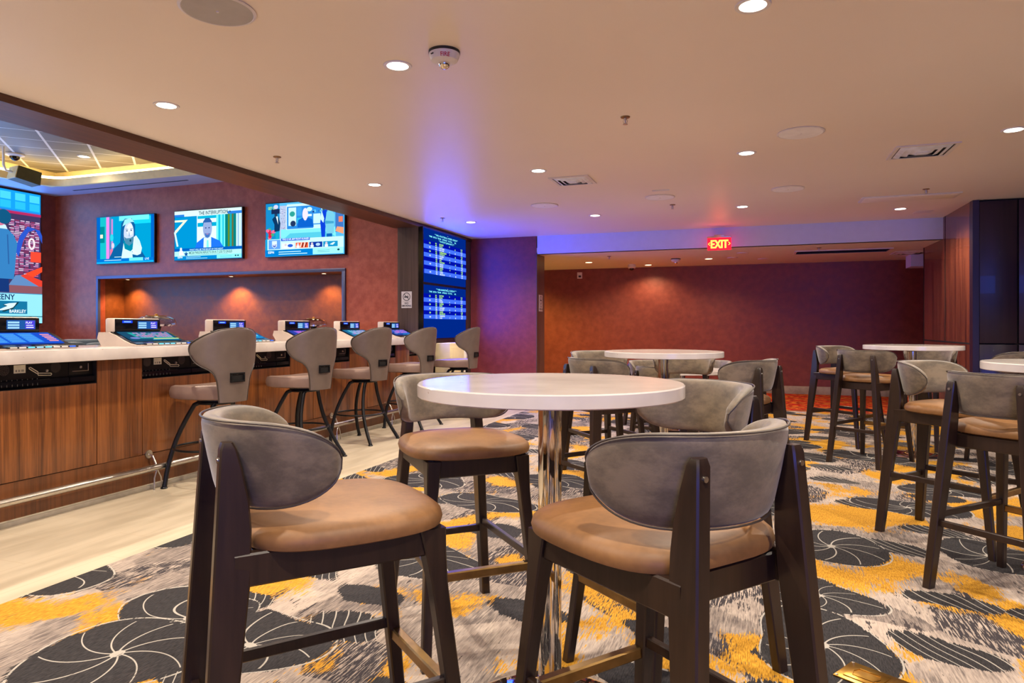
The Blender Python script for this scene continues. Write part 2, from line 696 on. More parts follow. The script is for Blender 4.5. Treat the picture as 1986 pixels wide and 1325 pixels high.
# ------------------------------------------------------------------ SETTING
XB = -4.44          # room-side face of the long beam
YT = 8.70           # tv wall plane
YS = 10.56          # soffit and plum wall plane
YB = 13.64          # back wall
XW = 2.407          # wood panelled side wall
YW = 9.24           # face of the tall cabinets
XL = -11.63         # far left wall

struct('floor', MB().box(-3.18, 9.0, -7.0, 15.0, -0.1, 0.0), M['carpet'])
struct('floor_tile', MB().box(-13.5, -3.18, -7.0, 15.0, -0.1, 0.0), M['tile'])
struct('ceiling', MB().box(XB, 9.0, -7.0, YS, CEIL, CEIL + 0.12), M['ceiling'])
struct('ceiling_low', MB().box(-6.5, 9.0, YS + 0.02, YB, LOWC, LOWC + 0.1), plain('low_ceiling_paint', (222, 224, 212), 0.5, mottle=0.01))
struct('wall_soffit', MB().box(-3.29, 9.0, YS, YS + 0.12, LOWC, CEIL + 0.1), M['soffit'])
struct('wall_back', MB().box(-6.5, 9.0, YB, YB + 0.15, 0, LOWC + 0.1), M['wall'])
struct('baseboard_back', MB().box(-6.5, 9.0, YB - 0.02, YB, 0, 0.145, bev=0.004), M['base_stone'])
# plum wall closing the end of the tiled walk
pxr = at_y(1040, YS)[0]
struct('wall_plum', MB().box(XB - 0.02, pxr, YS, YS + 0.13, 0, CEIL), M['purple'])
struct('trim_1', MB().box(pxr, pxr + 0.012, YS - 0.004, YS + 0.42, 0, LOWC + 0.02), M['column_wood'])
struct('wall_left_return', MB().box(-6.5, -6.4, YS + 0.1, YB, 0, LOWC + 0.05), M['wall'])
# end of the bar room: column, screens wall
struct('trim_2', MB().box(-4.80, XB - 0.03, YT - 0.02, YS + 0.1, 0, CEIL - 0.03), M['column_wood'])
# long beam
bmw = MB()
bmw.box(-4.795, XB, -7.0, YS, CEIL - 0.052, CEIL + 0.13)
struct('trim_3', bmw, M['beam_wood'])
struct('trim_4', MB().box(-4.86, -4.795, -7.0, YT, CEIL - 0.052, 3.95), M['beam_wood'])
# tv wall with a recessed niche
nx0, nd0 = at_y(192, YT)
nx1, nd1 = at_y(666, YT)
nz1 = zz_(541, nd0)
NZ0 = 0.8
tv = MB()
TOPZ = 3.60
tv.box(XL, nx0, YT, YT + 0.12, 0, TOPZ)
tv.box(nx1, -4.80, YT, YT + 0.12, 0, TOPZ)
tv.box(nx0, nx1, YT, YT + 0.12, nz1, TOPZ)
tv.box(nx0, nx1, YT, YT + 0.12, 0, NZ0)
struct('wall_tv', tv, M['wall_tv'])
nb = MB()
nb.box(nx0 - 0.05, nx1 + 0.05, YT + 0.5, YT + 0.6, NZ0 - .1, nz1 + 0.1)
nb.box(nx0 - 0.05, nx0, YT + .12, YT + 0.5, NZ0 - .1, nz1 + 0.1)
nb.box(nx1, nx1 + 0.05, YT + .12, YT + 0.5, NZ0 - .1, nz1 + 0.1)
nb.box(nx0, nx1, YT + .12, YT + 0.5, nz1, nz1 + 0.08)
nb.box(nx0, nx1, YT + .12, YT + 0.5, NZ0 - 0.08, NZ0)
struct('wall_niche', nb, M['niche'])
fr = MB()
fr.box(nx0 - 0.035, nx1 + 0.045, YT - 0.03, YT + 0.02, nz1 - 0.005, nz1 + 0.045, bev=0.004)
fr.box(nx0 - 0.035, nx0 + 0.012, YT - 0.03, YT + 0.02, NZ0, nz1, bev=0.004)
fr.box(nx1 - 0.01, nx1 + 0.045, YT - 0.03, YT + 0.02, NZ0, nz1, bev=0.004)
struct('trim_5', fr, M['metal_blue'])
struct('wall_far_left', MB().box(XL - 0.12, XL, -7.0, YT + 0.12, 0, TOPZ), M['wall'])
# tray ceiling over the bar: lower ring, lip, coffered field
TRX0, TRY1, RZ = -10.92, 8.10, 3.545
ring = MB()
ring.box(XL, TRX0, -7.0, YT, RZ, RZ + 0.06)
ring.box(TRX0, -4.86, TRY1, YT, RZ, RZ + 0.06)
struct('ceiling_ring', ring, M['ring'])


def rpath(x0, y1, rad, off):
    """inner edge of the tray with a rounded corner, moved outward by off"""
    pts = [(x0 - off, -7.0)]
    cx_, cy_ = x0 + rad, y1 - rad
    for k in range(0, 9):
        a = PI - k / 8 * PI / 2
        pts.append((cx_ + (rad + off) * math.cos(a), cy_ + (rad + off) * math.sin(a)))
    pts.append((-4.86, y1 + off))
    return pts


inner, outer = rpath(TRX0, TRY1, 0.35, -0.02), rpath(TRX0, TRY1, 0.35, 0.03)
lip = MB()
n_ = len(inner)
rings = [[(a[0], a[1], RZ - 0.004), (b_[0], b_[1], RZ - 0.004), (b_[0], b_[1], RZ + 0.112), (a[0], a[1], RZ + 0.112)] for a, b_ in zip(inner, outer)]
lip.loft(rings)
# fill the corner of the ring
ip = rpath(TRX0, TRY1, 0.35, 0.0)[1:-1]
pts = [(TRX0, TRY1, RZ + 0.001)] + [(a, b_, RZ + 0.001) for a, b_ in ip]
lip.add(pts + [(a, b_, RZ + 0.05) for a, b_, c_ in pts], [list(range(len(pts)))[::-1], [len(pts) + k for k in range(len(pts))]])
struct('trim_6', lip, M['cream'])
struct('ceiling_tray', MB().box(XL, -4.86, -7.0, YT, 3.86, 3.92), M['tray'])
struct('wall_cove_back', MB().box(XL, -4.86, YT - 0.32, YT - 0.30, RZ + 0.06, 3.86).box(XL + 0.42, XL + 0.44, -7.0, YT - 0.32, RZ + 0.06, 3.86), M['cream'])
# led strip lying in the cove
st = MB()
sp_ = rpath(TRX0, TRY1, 0.35, 0.032)
st.loft([[(a[0], a[1], RZ + 0.105), (b_[0], b_[1], RZ + 0.105), (b_[0], b_[1], RZ + 0.160), (a[0], a[1], RZ + 0.160)] for a, b_ in zip(sp_, rpath(TRX0, TRY1, 0.35, 0.07))])
tag(st.obj('cove_light_strip', M['cove']), 'warm yellow LED strip glowing in the cove around the tiled tray ceiling', 'light strip')
# wood panelled wall on the right and the tall doors
sw = MB()
sw.box(XW, XW + 0.055, YW + 0.12, 11.64, 0, CEIL)
struct('wall_right', sw, M['side_wood'])
gp = MB()
zs = 1.045
gp.box(XW - 0.003, XW + 0.01, YW + 0.1, 11.645, zs - 0.008, zs + 0.008)
ys_ = at_x(1833, XW)[0]
gp.box(XW - 0.003, XW + 0.01, ys_ - 0.008, ys_ + 0.008, zs, CEIL)
gp.box(XW - 0.004, XW + 0.16, 11.63, 11.66, 0, LOWC)
struct('trim_7', gp, M['dark_gap'])
struct('trim_8', MB().box(XW - 0.004, XW + 0.06, YW - 0.004, YW + 0.12, 0, CEIL), M['side_dark'])
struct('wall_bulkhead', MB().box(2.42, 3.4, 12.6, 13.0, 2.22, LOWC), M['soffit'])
struct('wall_right_far', MB().box(3.6, 3.75, 11.64, YB, 0, LOWC), M['wall'])
struct('wall_right_side', MB().box(8.9, 9.0, -7.0, YW + 0.4, 0, CEIL), M['wall'])

# ------------------------------------------------------------------ tall cabinets on the right (doors)
xd = XW + 0.06
dw = 0.62
cab = thing('tall_cabinet', 'tall dark veneer cabinet wall with long flat doors reflecting blue light', 'cabinet', (xd, YW, 0))
MB().box(0, 3.6, 0.03, 0.5, 0, CEIL - 0.002).obj('carcass', M['dark_gap'], cab)
sx = at_y(1975, YW)[0] - xd
xx = 0.004
for k, x1_ in enumerate((sx, sx + 0.62, sx + 1.24, sx + 1.86, sx + 2.48)):
    for z0, z1 in ((0.02, zs - 0.008), (zs + 0.008, CEIL - 0.02)):
        MB().box(xx, x1_ - 0.012, 0.0, 0.03, z0, z1, bev=0.003).obj('door', M['side_dark'], cab)
    xx = x1_ + 0.006

# ------------------------------------------------------------------ lights on the ceilings
G_DOWN = 'round recessed downlights in the main ceiling'


def downlight(x0, y0, zc, label, group, watts, col, r=0.07, lens='downlight', spot=150):
    t = thing('downlight', label, 'ceiling light', (x0, y0, zc), 0, group)
    a = MB()
    a.lathe([(r * 0.86, -0.004), (r * 1.12, -0.006), (r * 1.15, -0.001), (r * 1.15, 0.0), (r * 0.86, 0.0)], n=32)
    a.f = [f for f in a.f if len(f) == 4]
    a.mi = a.mi[:len(a.f)]
    a.obj('trim_ring', M['white'], t)
    MB().lathe([(r * 0.88, -0.0035), (r * 0.88, -0.0015)], n=28).obj('lens', M[lens], t)
    lamp('SPOT', 'downlight_beam', (0, 0, -0.03), watts, col, 0.032, spot=spot, parent=t)
    return t


GX = {-3.66: 'the left row nearest the bar beam', -1.88: 'the second row', -0.04: 'the third row', 1.83: 'the right row'}
LBL = {(-3.66, 3.5): 'round downlight nearest the beam, high at the upper left of the ceiling',
       (-1.88, 3.4): 'round bright downlight beside the white fire strobe',
       (0.0, 3.3): 'largest round downlight, cut by the top edge of the photo',
       (-3.68, 6.17): 'small downlight near the beam, above and left of the square vent',
       (-1.9, 6.13): 'downlight just left of the left square ceiling vent',
       (-0.05, 6.09): 'downlight between the left vent and the big round speaker, mid ceiling',
       (1.83, 6.03): 'downlight at the right edge of the photo above the right vent',
       (-3.73, 8.84): 'small downlight above the corner of the blue odds boards',
       (-1.96, 8.85): 'small far downlight above the plum wall end',
       (-0.12, 8.8): 'small downlight above the EXIT sign',
       (1.73, 9.61): 'small downlight below the flat rectangular ceiling panel'}
for (x0, y0), l in LBL.items():
    downlight(x0, y0, CEIL, l, G_DOWN, DOWN_W, DOWN_COL)
for (x0, y0) in ((1.83, 3.35), (-3.66, 0.7), (-1.88, 0.7), (0.0, 0.7), (1.83, 0.7), (3.7, 3.4), (3.7, 6.1), (0.0, -2.0), (-3.66, -2.0)):
    downlight(x0, y0, CEIL, 'round recessed downlight of the main ceiling behind or beside the camera', 'ceiling downlights outside the view', DOWN_W, DOWN_COL)
LOWL = {(-2.83, 12.25): 'low ceiling downlight near the small wall plate, leftmost under the soffit',
        (-1.88, 13.14): 'low ceiling downlight close to the back wall, lighting a scallop on it',
        (-0.72, 12.29): 'low ceiling downlight right under the EXIT sign'}
for (x0, y0), l in LOWL.items():
    downlight(x0, y0, LOWC, l, 'warm downlights in the low back ceiling', 60, (1.0, 0.66, 0.34), lens='downlight_warm')
for (x0, y0) in ((-4.1, 12.0), (-4.9, 12.9)):
    downlight(x0, y0, LOWC, 'warm downlight behind the plum wall, out of sight', 'warm downlights behind the plum wall', 115, (1.0, 0.64, 0.12), lens='downlight_warm')
downlight(-9.70, 7.71, 3.86, 'small downlight in the tiled tray ceiling', None, 14, (1, 0.86, 0.7), 0.08)
for (x0, y0) in ((-6.6, 4.5), (-6.6, 6.3), (-8.9, 5.5), (-9.0, 2.5), (-6.6, 1.5)):
    downlight(x0, y0, 3.86, 'downlight of the tray ceiling hidden by the beam', 'tray downlights hidden by the beam', 240, (1, 0.80, 0.62), 0.08)
# two small wall washers in the niche
for k, px in enumerate((450, 630)):
    nx_ = at_y(px, YT + 0.3)[0]
    downlight(nx_, YT + 0.28, nz1, ('small warm niche downlight above the swirled panel', 'small warm niche downlight at the right end of the niche')[k],
              'niche downlights', 44 if k else 90, (1.0, 0.60, 0.26), 0.035, 'downlight_warm', 120)
nx_ = at_y(250, YT + 0.3)[0]
downlight(nx_, YT + 0.28, nz1, 'small warm niche downlight at the left end of the niche', 'niche downlights', 60, (1.0, 0.60, 0.26), 0.035, 'downlight_warm', 120)


def disc_speaker(x0, y0, label, r=0.165, gm='speaker_white'):
    t = thing('ceiling_speaker', label, 'speaker', (x0, y0, CEIL), 0, 'flat round ceiling speakers')
    MB().lathe([(r, 0.0), (r + 0.004, -0.006), (r - 0.008, -0.011), (r - 0.012, -0.007)], n=48).obj('rim', M['white'], t)
    MB().lathe([(r - 0.01, -0.004), (r - 0.01, -0.009), (0.02, -0.010)], n=48).obj('grille', M[gm], t)
    MB().lathe([(0.008, -0.008), (0.006, -0.015), (0.002, -0.016)], n=12).obj('badge', M['white'], t)


disc_speaker(-2.33, 2.52, 'large grey round ceiling speaker cut by the top of the photo', gm='speaker_grey')
disc_speaker(0.34, 5.58, 'round white ceiling speaker left of the right vent')
disc_speaker(0.35, 7.81, 'round white ceiling speaker between the EXIT sign and the flat panel')
disc_speaker(-0.99, 7.83, 'round white ceiling speaker beside a sprinkler, centre of the far ceiling')
disc_speaker(-2.37, 7.90, 'round white ceiling speaker above the plum wall, farthest left of the far ones')


def sprinkler(x0, y0, zc, label):
    t = thing('sprinkler', label, 'sprinkler', (x0, y0, zc), 0, 'brass ceiling sprinkler heads')
    MB().lathe([(0.034, 0.0), (0.032, -0.006), (0.014, -0.009)], n=24).obj('escutcheon', M['brass'], t)
    a = MB()
    a.lathe([(0.010, -0.008), (0.010, -0.02), (0.006, -0.024), (0.004, -0.045)], n=12)
    for sgn in (-1, 1):
        a.tube([(sgn * 0.008, 0, -0.018), (sgn * 0.015, 0, -0.03), (sgn * 0.011, 0, -0.042), (0, 0, -0.05)], 0.002, n=6)
    a.lathe([(0.003, -0.048), (0.018, -0.051), (0.018, -0.053), (0.003, -0.054)], n=16)
    a.obj('deflector', M['steel'], t)


sprinkler(-0.84, 4.76, CEIL, 'sprinkler head in the middle of the ceiling, the largest one')
sprinkler(-3.87, 4.88, CEIL, 'sprinkler head close to the beam, left part of the ceiling')
sprinkler(-0.91, 8.38, CEIL, 'sprinkler head just beyond the round speaker, far centre')
sprinkler(-3.95, 8.38, CEIL, 'sprinkler head above the blue odds boards')
sprinkler(1.74, 8.32, CEIL, 'sprinkler head beside the flat rectangular ceiling panel')
sprinkler(-2.26, 11.29, LOWC, 'sprinkler head under the low ceiling near the plum wall')
sprinkler(0.93, 11.10, LOWC, 'sprinkler head in front of the long slotted grille')


def strobe(x0, y0, zc, label, txt=True, r=0.082):
    t = thing('fire_strobe', label, 'alarm strobe', (x0, y0, zc))
    MB().lathe([(r * 1.02, 0.0), (r * 1.02, -0.012), (r * 0.98, -0.016)], n=40).obj('mounting_ring', M['ink'], t)
    MB().lathe([(r, -0.010), (r * 0.99, -0.022), (r * 0.86, -0.050), (r * 0.60, -0.062), (r * 0.1, -0.063)], n=40).obj('housing', M['white'], t)
    MB().lathe([(0.030, -0.055), (0.031, -0.070), (0.024, -0.085), (0.012, -0.092), (0.003, -0.093)], n=20).obj('lens', M['chrome'], t)
    if txt:
        v_, f_ = text_pts('FIRE', 0.030, 'CENTER', 0.95)
        a = MB()
        th0 = math.radians(-62)
        pts = []
        for (u, w) in v_:
            q = th0 + u / (r * 0.93)
            h = -0.050 + w * 0.95
            rad = r * (0.86 + (0.99 - 0.86) * (h + 0.050) / 0.028) + 0.0012
            pts.append((rad * math.cos(q), rad * math.sin(q), h))
        a.add(pts, f_)
        a.obj('lettering', M['red_ink'], t, recalc=False)
        q = math.radians(-118)
        c_, s_ = math.cos(q), math.sin(q)
        a = MB()
        a.bar((c_ * r * .97 - s_ * 0.009, s_ * r * .97 + c_ * 0.009, -0.030), (c_ * r * .97 + s_ * 0.009, s_ * r * .97 - c_ * 0.009, -0.030), 0.006, 0.005)
        a.obj('slot', M['ink'], t)


strobe(-1.55, 3.31, CEIL, 'white round fire alarm strobe lettered FIRE on the ceiling')
strobe(-1.26, 12.1, LOWC, 'white alarm strobe under the low back ceiling', False)
t = thing('dome_camera', 'small white dome camera near the back wall top', 'camera', (-2.16, 12.93, LOWC))
MB().lathe([(0.075, 0), (0.075, -0.06), (0.06, -0.075)], n=24).obj('housing', M['white'], t)
MB().lathe([(0.045, -0.07), (0.04, -0.095), (0.02, -0.11), (0.004, -0.113)], n=20).obj('dome', M['lens_dark'], t)
t = thing('dome_camera', 'white dome camera under the tiled tray ceiling, above the hanging loudspeaker', 'camera', (-10.55, 7.25, 3.86))
MB().lathe([(0.13, 0), (0.13, -0.02), (0.08, -0.04)], n=28).obj('housing', M['white'], t)
MB().lathe([(0.07, -0.03), (0.065, -0.07), (0.03, -0.10), (0.004, -0.105)], n=24).obj('dome', M['lens_dark'], t)

for (x0, y0, zc, l) in ((-0.33, 12.24, LOWC, 'tiny round sensor left of the long grille under the low ceiling'),
                        (-0.15, 11.5, LOWC, 'thin white disc on the low ceiling just right of the EXIT sign'),
                        (0.17, 12.6, LOWC, 'thin round plate on the low ceiling nearest the back wall')):
    a = MB()
    a.lathe([(0.09, 0), (0.09, -0.008), (0.07, -0.012), (0.004, -0.013)], n=24)
    tag(a.obj('ceiling_plate', M['white'], loc=(x0, y0, zc)), l, 'ceiling plate', 'small plates on the low back ceiling')
tag(MB().box(-0.09, 0.09, -0.012, 0.012, -0.012, 0, bev=0.003).obj('ceiling_plate', M['white'], loc=(-0.93, 7.43, CEIL)),
    'short thin white strip plate above the far centre ceiling speaker', 'ceiling plate')
tag(MB().box(-0.10, 0.10, -0.10, 0.10, -0.004, 0, bev=0.001).obj('ceiling_plate', M['white'], loc=(2.05, 9.95, CEIL)),
    'small flush square plate on the ceiling by the wood panelling', 'ceiling plate')


def vent(x0, y0, s_, label, zc=CEIL):
    t = thing('ceiling_vent', label, 'air vent', (x0, y0, zc), 0, 'square louvred air vents')
    a = MB()
    w = 0.03
    for (q0, q1, q2, q3) in ((-s_, s_, -s_, -s_ + w), (-s_, s_, s_ - w, s_), (-s_, -s_ + w, -s_ + w, s_ - w), (s_ - w, s_, -s_ + w, s_ - w)):
        a.box(q0, q1, q2, q3, -0.010, -0.001)
    a.obj('frame', M['white'], t)
    MB().box(-s_ + w, s_ - w, -s_ + w, s_ - w, -0.003, -0.0005).obj('backing', M['dark_gap'], t)
    for k, q in enumerate((0.82, 0.60, 0.38)):
        a = MB()
        o_, i_ = s_ * q, s_ * (q - 0.16)
        rg = []
        for (rad, zq) in ((o_, -0.004), (i_, -0.020), (i_ - 0.006, -0.020), (o_ - 0.010, -0.004)):
            rg.append([(-rad, -rad, zq), (rad, -rad, zq), (rad, rad, zq), (-rad, rad, zq)])
        rg.append(rg[0])
        a.loft(rg, cap=False)
        a.obj('louvre', M['louvre'], t)
    MB().box(-s_ * .2, s_ * .2, -s_ * .2, s_ * .2, -0.024, -0.018).obj('louvre', M['louvre'], t)


vent(-1.70, 6.65, 0.20, 'left square white louvred air vent in the ceiling')
vent(1.33, 6.50, 0.23, 'right square white louvred air vent near the right edge of the ceiling')
vent(2.35, 12.3, 0.25, 'square vent under the low ceiling beside the white bulkhead', LOWC)
a = thing('access_panel', 'flat rectangular white access panel on the ceiling at right', 'ceiling panel', (1.66, 8.78, CEIL))
MB().box(-0.49, 0.49, -0.17, 0.17, -0.012, 0, bev=0.003).obj('frame', M['white'], a)
MB().box(-0.46, 0.46, -0.14, 0.14, -0.016, -0.008, bev=0.002).obj('panel_door', M['ceiling'], a)
t = thing('slot_grille', 'long dark slotted air grille under the low back ceiling', 'air vent', (1.30, 11.72, LOWC), 0.0)
a = MB()
a.box(-0.68, 0.68, -0.24, -0.21, -0.012, 0).box(-0.68, 0.68, 0.21, 0.24, -0.012, 0).box(-0.68, -0.65, -0.21, 0.21, -0.012, 0).box(0.65, 0.68, -0.21, 0.21, -0.012, 0)
a.obj('frame', M['white'], t)
MB().box(-0.65, 0.65, -0.21, 0.21, -0.004, -0.001).obj('backing', M['dark_gap'], t)
for k in range(5):
    MB().box(-0.65, 0.65, -0.17 + k * 0.085 - 0.004, -0.17 + k * 0.085 + 0.004, -0.012, -0.003).obj('slat', M['black_metal'], t)
sd = MB()
x0_, d_ = at_y(143, 8.42)
x1_, d_ = at_y(365, 8.42)
sd.box(x0_, x1_, 8.40, 8.43, RZ - 0.004, RZ + 0.002)
tag(sd.obj('slot_diffuser', M['dark_gap']), 'thin black linear slot diffuser in the blue-lit ring ceiling above the televisions', 'air vent')

# EXIT sign
t = thing('exit_sign', 'red lit EXIT sign hanging in front of the pale soffit', 'exit sign', (0, 0, 0))
ex, ed = at_y(1395, 10.36)
ezt, ezb = zz_(461.5, ed), zz_(485, ed)
w_ = 0.165
t.location = (ex, 10.36, ezb)
H_ = ezt - ezb
MB().box(-w_, w_, -0.022, 0.022, 0, H_, bev=0.004).obj('face_panel', emit('exit_red', (255, 22, 40), 2.6), t)
MB().box(-w_ - .005, w_ + .005, -0.03, 0.03, H_, H_ + 0.022, bev=0.003).obj('top_housing', M['steel'], t)
MB().box(-0.07, 0.07, -0.03, YS - 10.36 - 0.001, H_ + 0.02, H_ + 0.045, bev=0.002).obj('mounting_arm', M['steel'], t)
p = Panel((-w_, -0.0225, 0), (1, 0, 0), (0, 0, 1), (0, -1, 0))
yel = emit('exit_letter', (255, 190, 70), 3.0)
p.text('EXIT', w_ + 0.003, 0.028, 0.165, yel, 'CENTER', 0.72)
p.text('EXIT', w_ - 0.003, 0.028, 0.165, yel, 'CENTER', 0.72)
for sg in (-1, 1):
    p.line(w_ + sg * 0.152, H_ / 2, w_ + sg * 0.128, H_ / 2 + 0.022, 0.008, yel)
    p.line(w_ + sg * 0.152, H_ / 2, w_ + sg * 0.128, H_ / 2 - 0.022, 0.008, yel)
p.obj('lettering', t)
lamp('POINT', 'exit_glow', (0, -0.12, H_ / 2), 1.2, (1.0, 0.02, 0.05), 0.08, parent=t)


# signs
def nosmoke(name, label, org, U, N, w, h, rich=True):
    t = thing(name, label, 'sign', org)
    U, N = Vector(U), Vector(N)
    W = Vector((0, 0, 1))
    a = MB()
    c0 = [U * sx_ * w / 2 + W * sz * h / 2 for sx_, sz in ((-1, -1), (1, -1), (1, 1), (-1, 1))]
    a.loft([[q for q in c0], [q + N * 0.006 for q in c0]])
    a.obj('plate', M['white'], t)
    p = Panel(U * (-w / 2) + W * (-h / 2) + N * 0.0063, U, (0, 0, 1), N, 0.0004)
    cx_, cy_ = w / 2, h * 0.68
    r = w * 0.36
    p.ring(cx_, cy_, r, w * 0.055, M['ink'])
    p.rect(cx_ - r * 0.62, cy_ - 0.012, cx_ + r * 0.5, cy_ + 0.006, M['ink'])
    p.line(cx_ - r * 0.68, cy_ + r * 0.68, cx_ + r * 0.68, cy_ - r * 0.68, w * 0.05, M['ink'])
    p.line(cx_ + r * .3, cy_ + r * .2, cx_ + r * .45, cy_ + r * .55, 0.006, M['ink'])
    if rich:
        p.rect(w * 0.1, h * 0.385, w * 0.9, h * 0.392, M['ink'])
        p.text('NO', w / 2, h * 0.23, w * 0.24, M['ink'], 'CENTER')
        p.text('SMOKING', w / 2, h * 0.08, w * 0.215, M['ink'], 'CENTER', 0.95)
    p.obj('lettering', t)


sx0, d_ = at_y(789, YT - 0.02)
nosmoke('no_smoking_sign', 'white NO SMOKING sign on the brown column beside the odds boards', (sx0, YT - 0.021, zz_(581.5, d_)), (1, 0, 0), (0, -1, 0), 0.165, 0.235)
yy, d_ = at_x(1046.5, pxr + 0.012)
nosmoke('no_smoking_sign', 'narrow white no smoking sign on the end face of the plum wall', (pxr + 0.0125, YS + 0.2, zz_(588, 11.2)), (0, 1, 0), (1, 0, 0), 0.19, 0.27)
px_w, d_ = at_y(1124.5, YB)
t = thing('wall_notice', 'small white plate high on the back wall under the low ceiling', 'sign', (px_w, YB - 0.001, zz_(534.5, d_)))
MB().box(-0.052, 0.052, -0.012, 0, -0.065, 0.065, bev=0.002).obj('plate', M['white'], t)
MB().box(-0.025, 0.03, -0.0135, -0.011, -0.04, 0.0).obj('symbol', M['ink'], t)


# ------------------------------------------------------------------ chairs
def superloop(cx_, cy_, z_, ax, ay, e=2.0, n=40):
    out = []
    for k in range(n):
        a = 2 * PI * k / n
        c_, s_ = math.cos(a), math.sin(a)
        out.append((cx_ + ax * math.copysign(abs(c_) ** (2 / e), c_), cy_ + ay * math.copysign(abs(s_) ** (2 / e), s_), z_))
    return out


def cushion_back(zc, h0, R, cy, tmax, th, flare, t0=0.42, zshift=0.0, N=44, K=20):
    """curved cushion sweeping round the sitter; returns mesh builder and edge path"""
    mb = MB()
    rings = []
    path_t, path_b = [], []
    for i in range(N + 1):
        s_ = math.sin((i / N * 2 - 1) * PI / 2 * 0.995)
        a = s_ * tmax
        q = max(0.0, (abs(s_) - t0) / (1 - t0))
        hh = h0 * max(0.02, (1 - q ** 2.5)) ** 0.5
        zc_ = zc + zshift * q * q
        tt = th * (1 - 0.25 * q * q) * min(1.0, (1 - abs(s_)) * 22 + 0.25)
        ring_ = []
        for k in range(K):
            f = 2 * PI * k / K
            c_, n_ = math.cos(f), math.sin(f)
            u = tt / 2 * math.copysign(abs(c_) ** 0.55, c_)
            w = hh * math.copysign(abs(n_) ** 0.42, n_)
            rad = R + u + w * flare
            ring_.append((rad * math.sin(a), cy - rad * math.cos(a), zc_ + w))
        rings.append(ring_)
        for sgn, pth in ((1, path_t), (-1, path_b)):
            w = hh * 0.985 * sgn
            rad = R + tt * 0.42 + w * flare
            pth.append((rad * math.sin(a), cy - rad * math.cos(a), zc_ + w))
    mb.loft(rings)
    return mb, path_t + path_b[::-1]


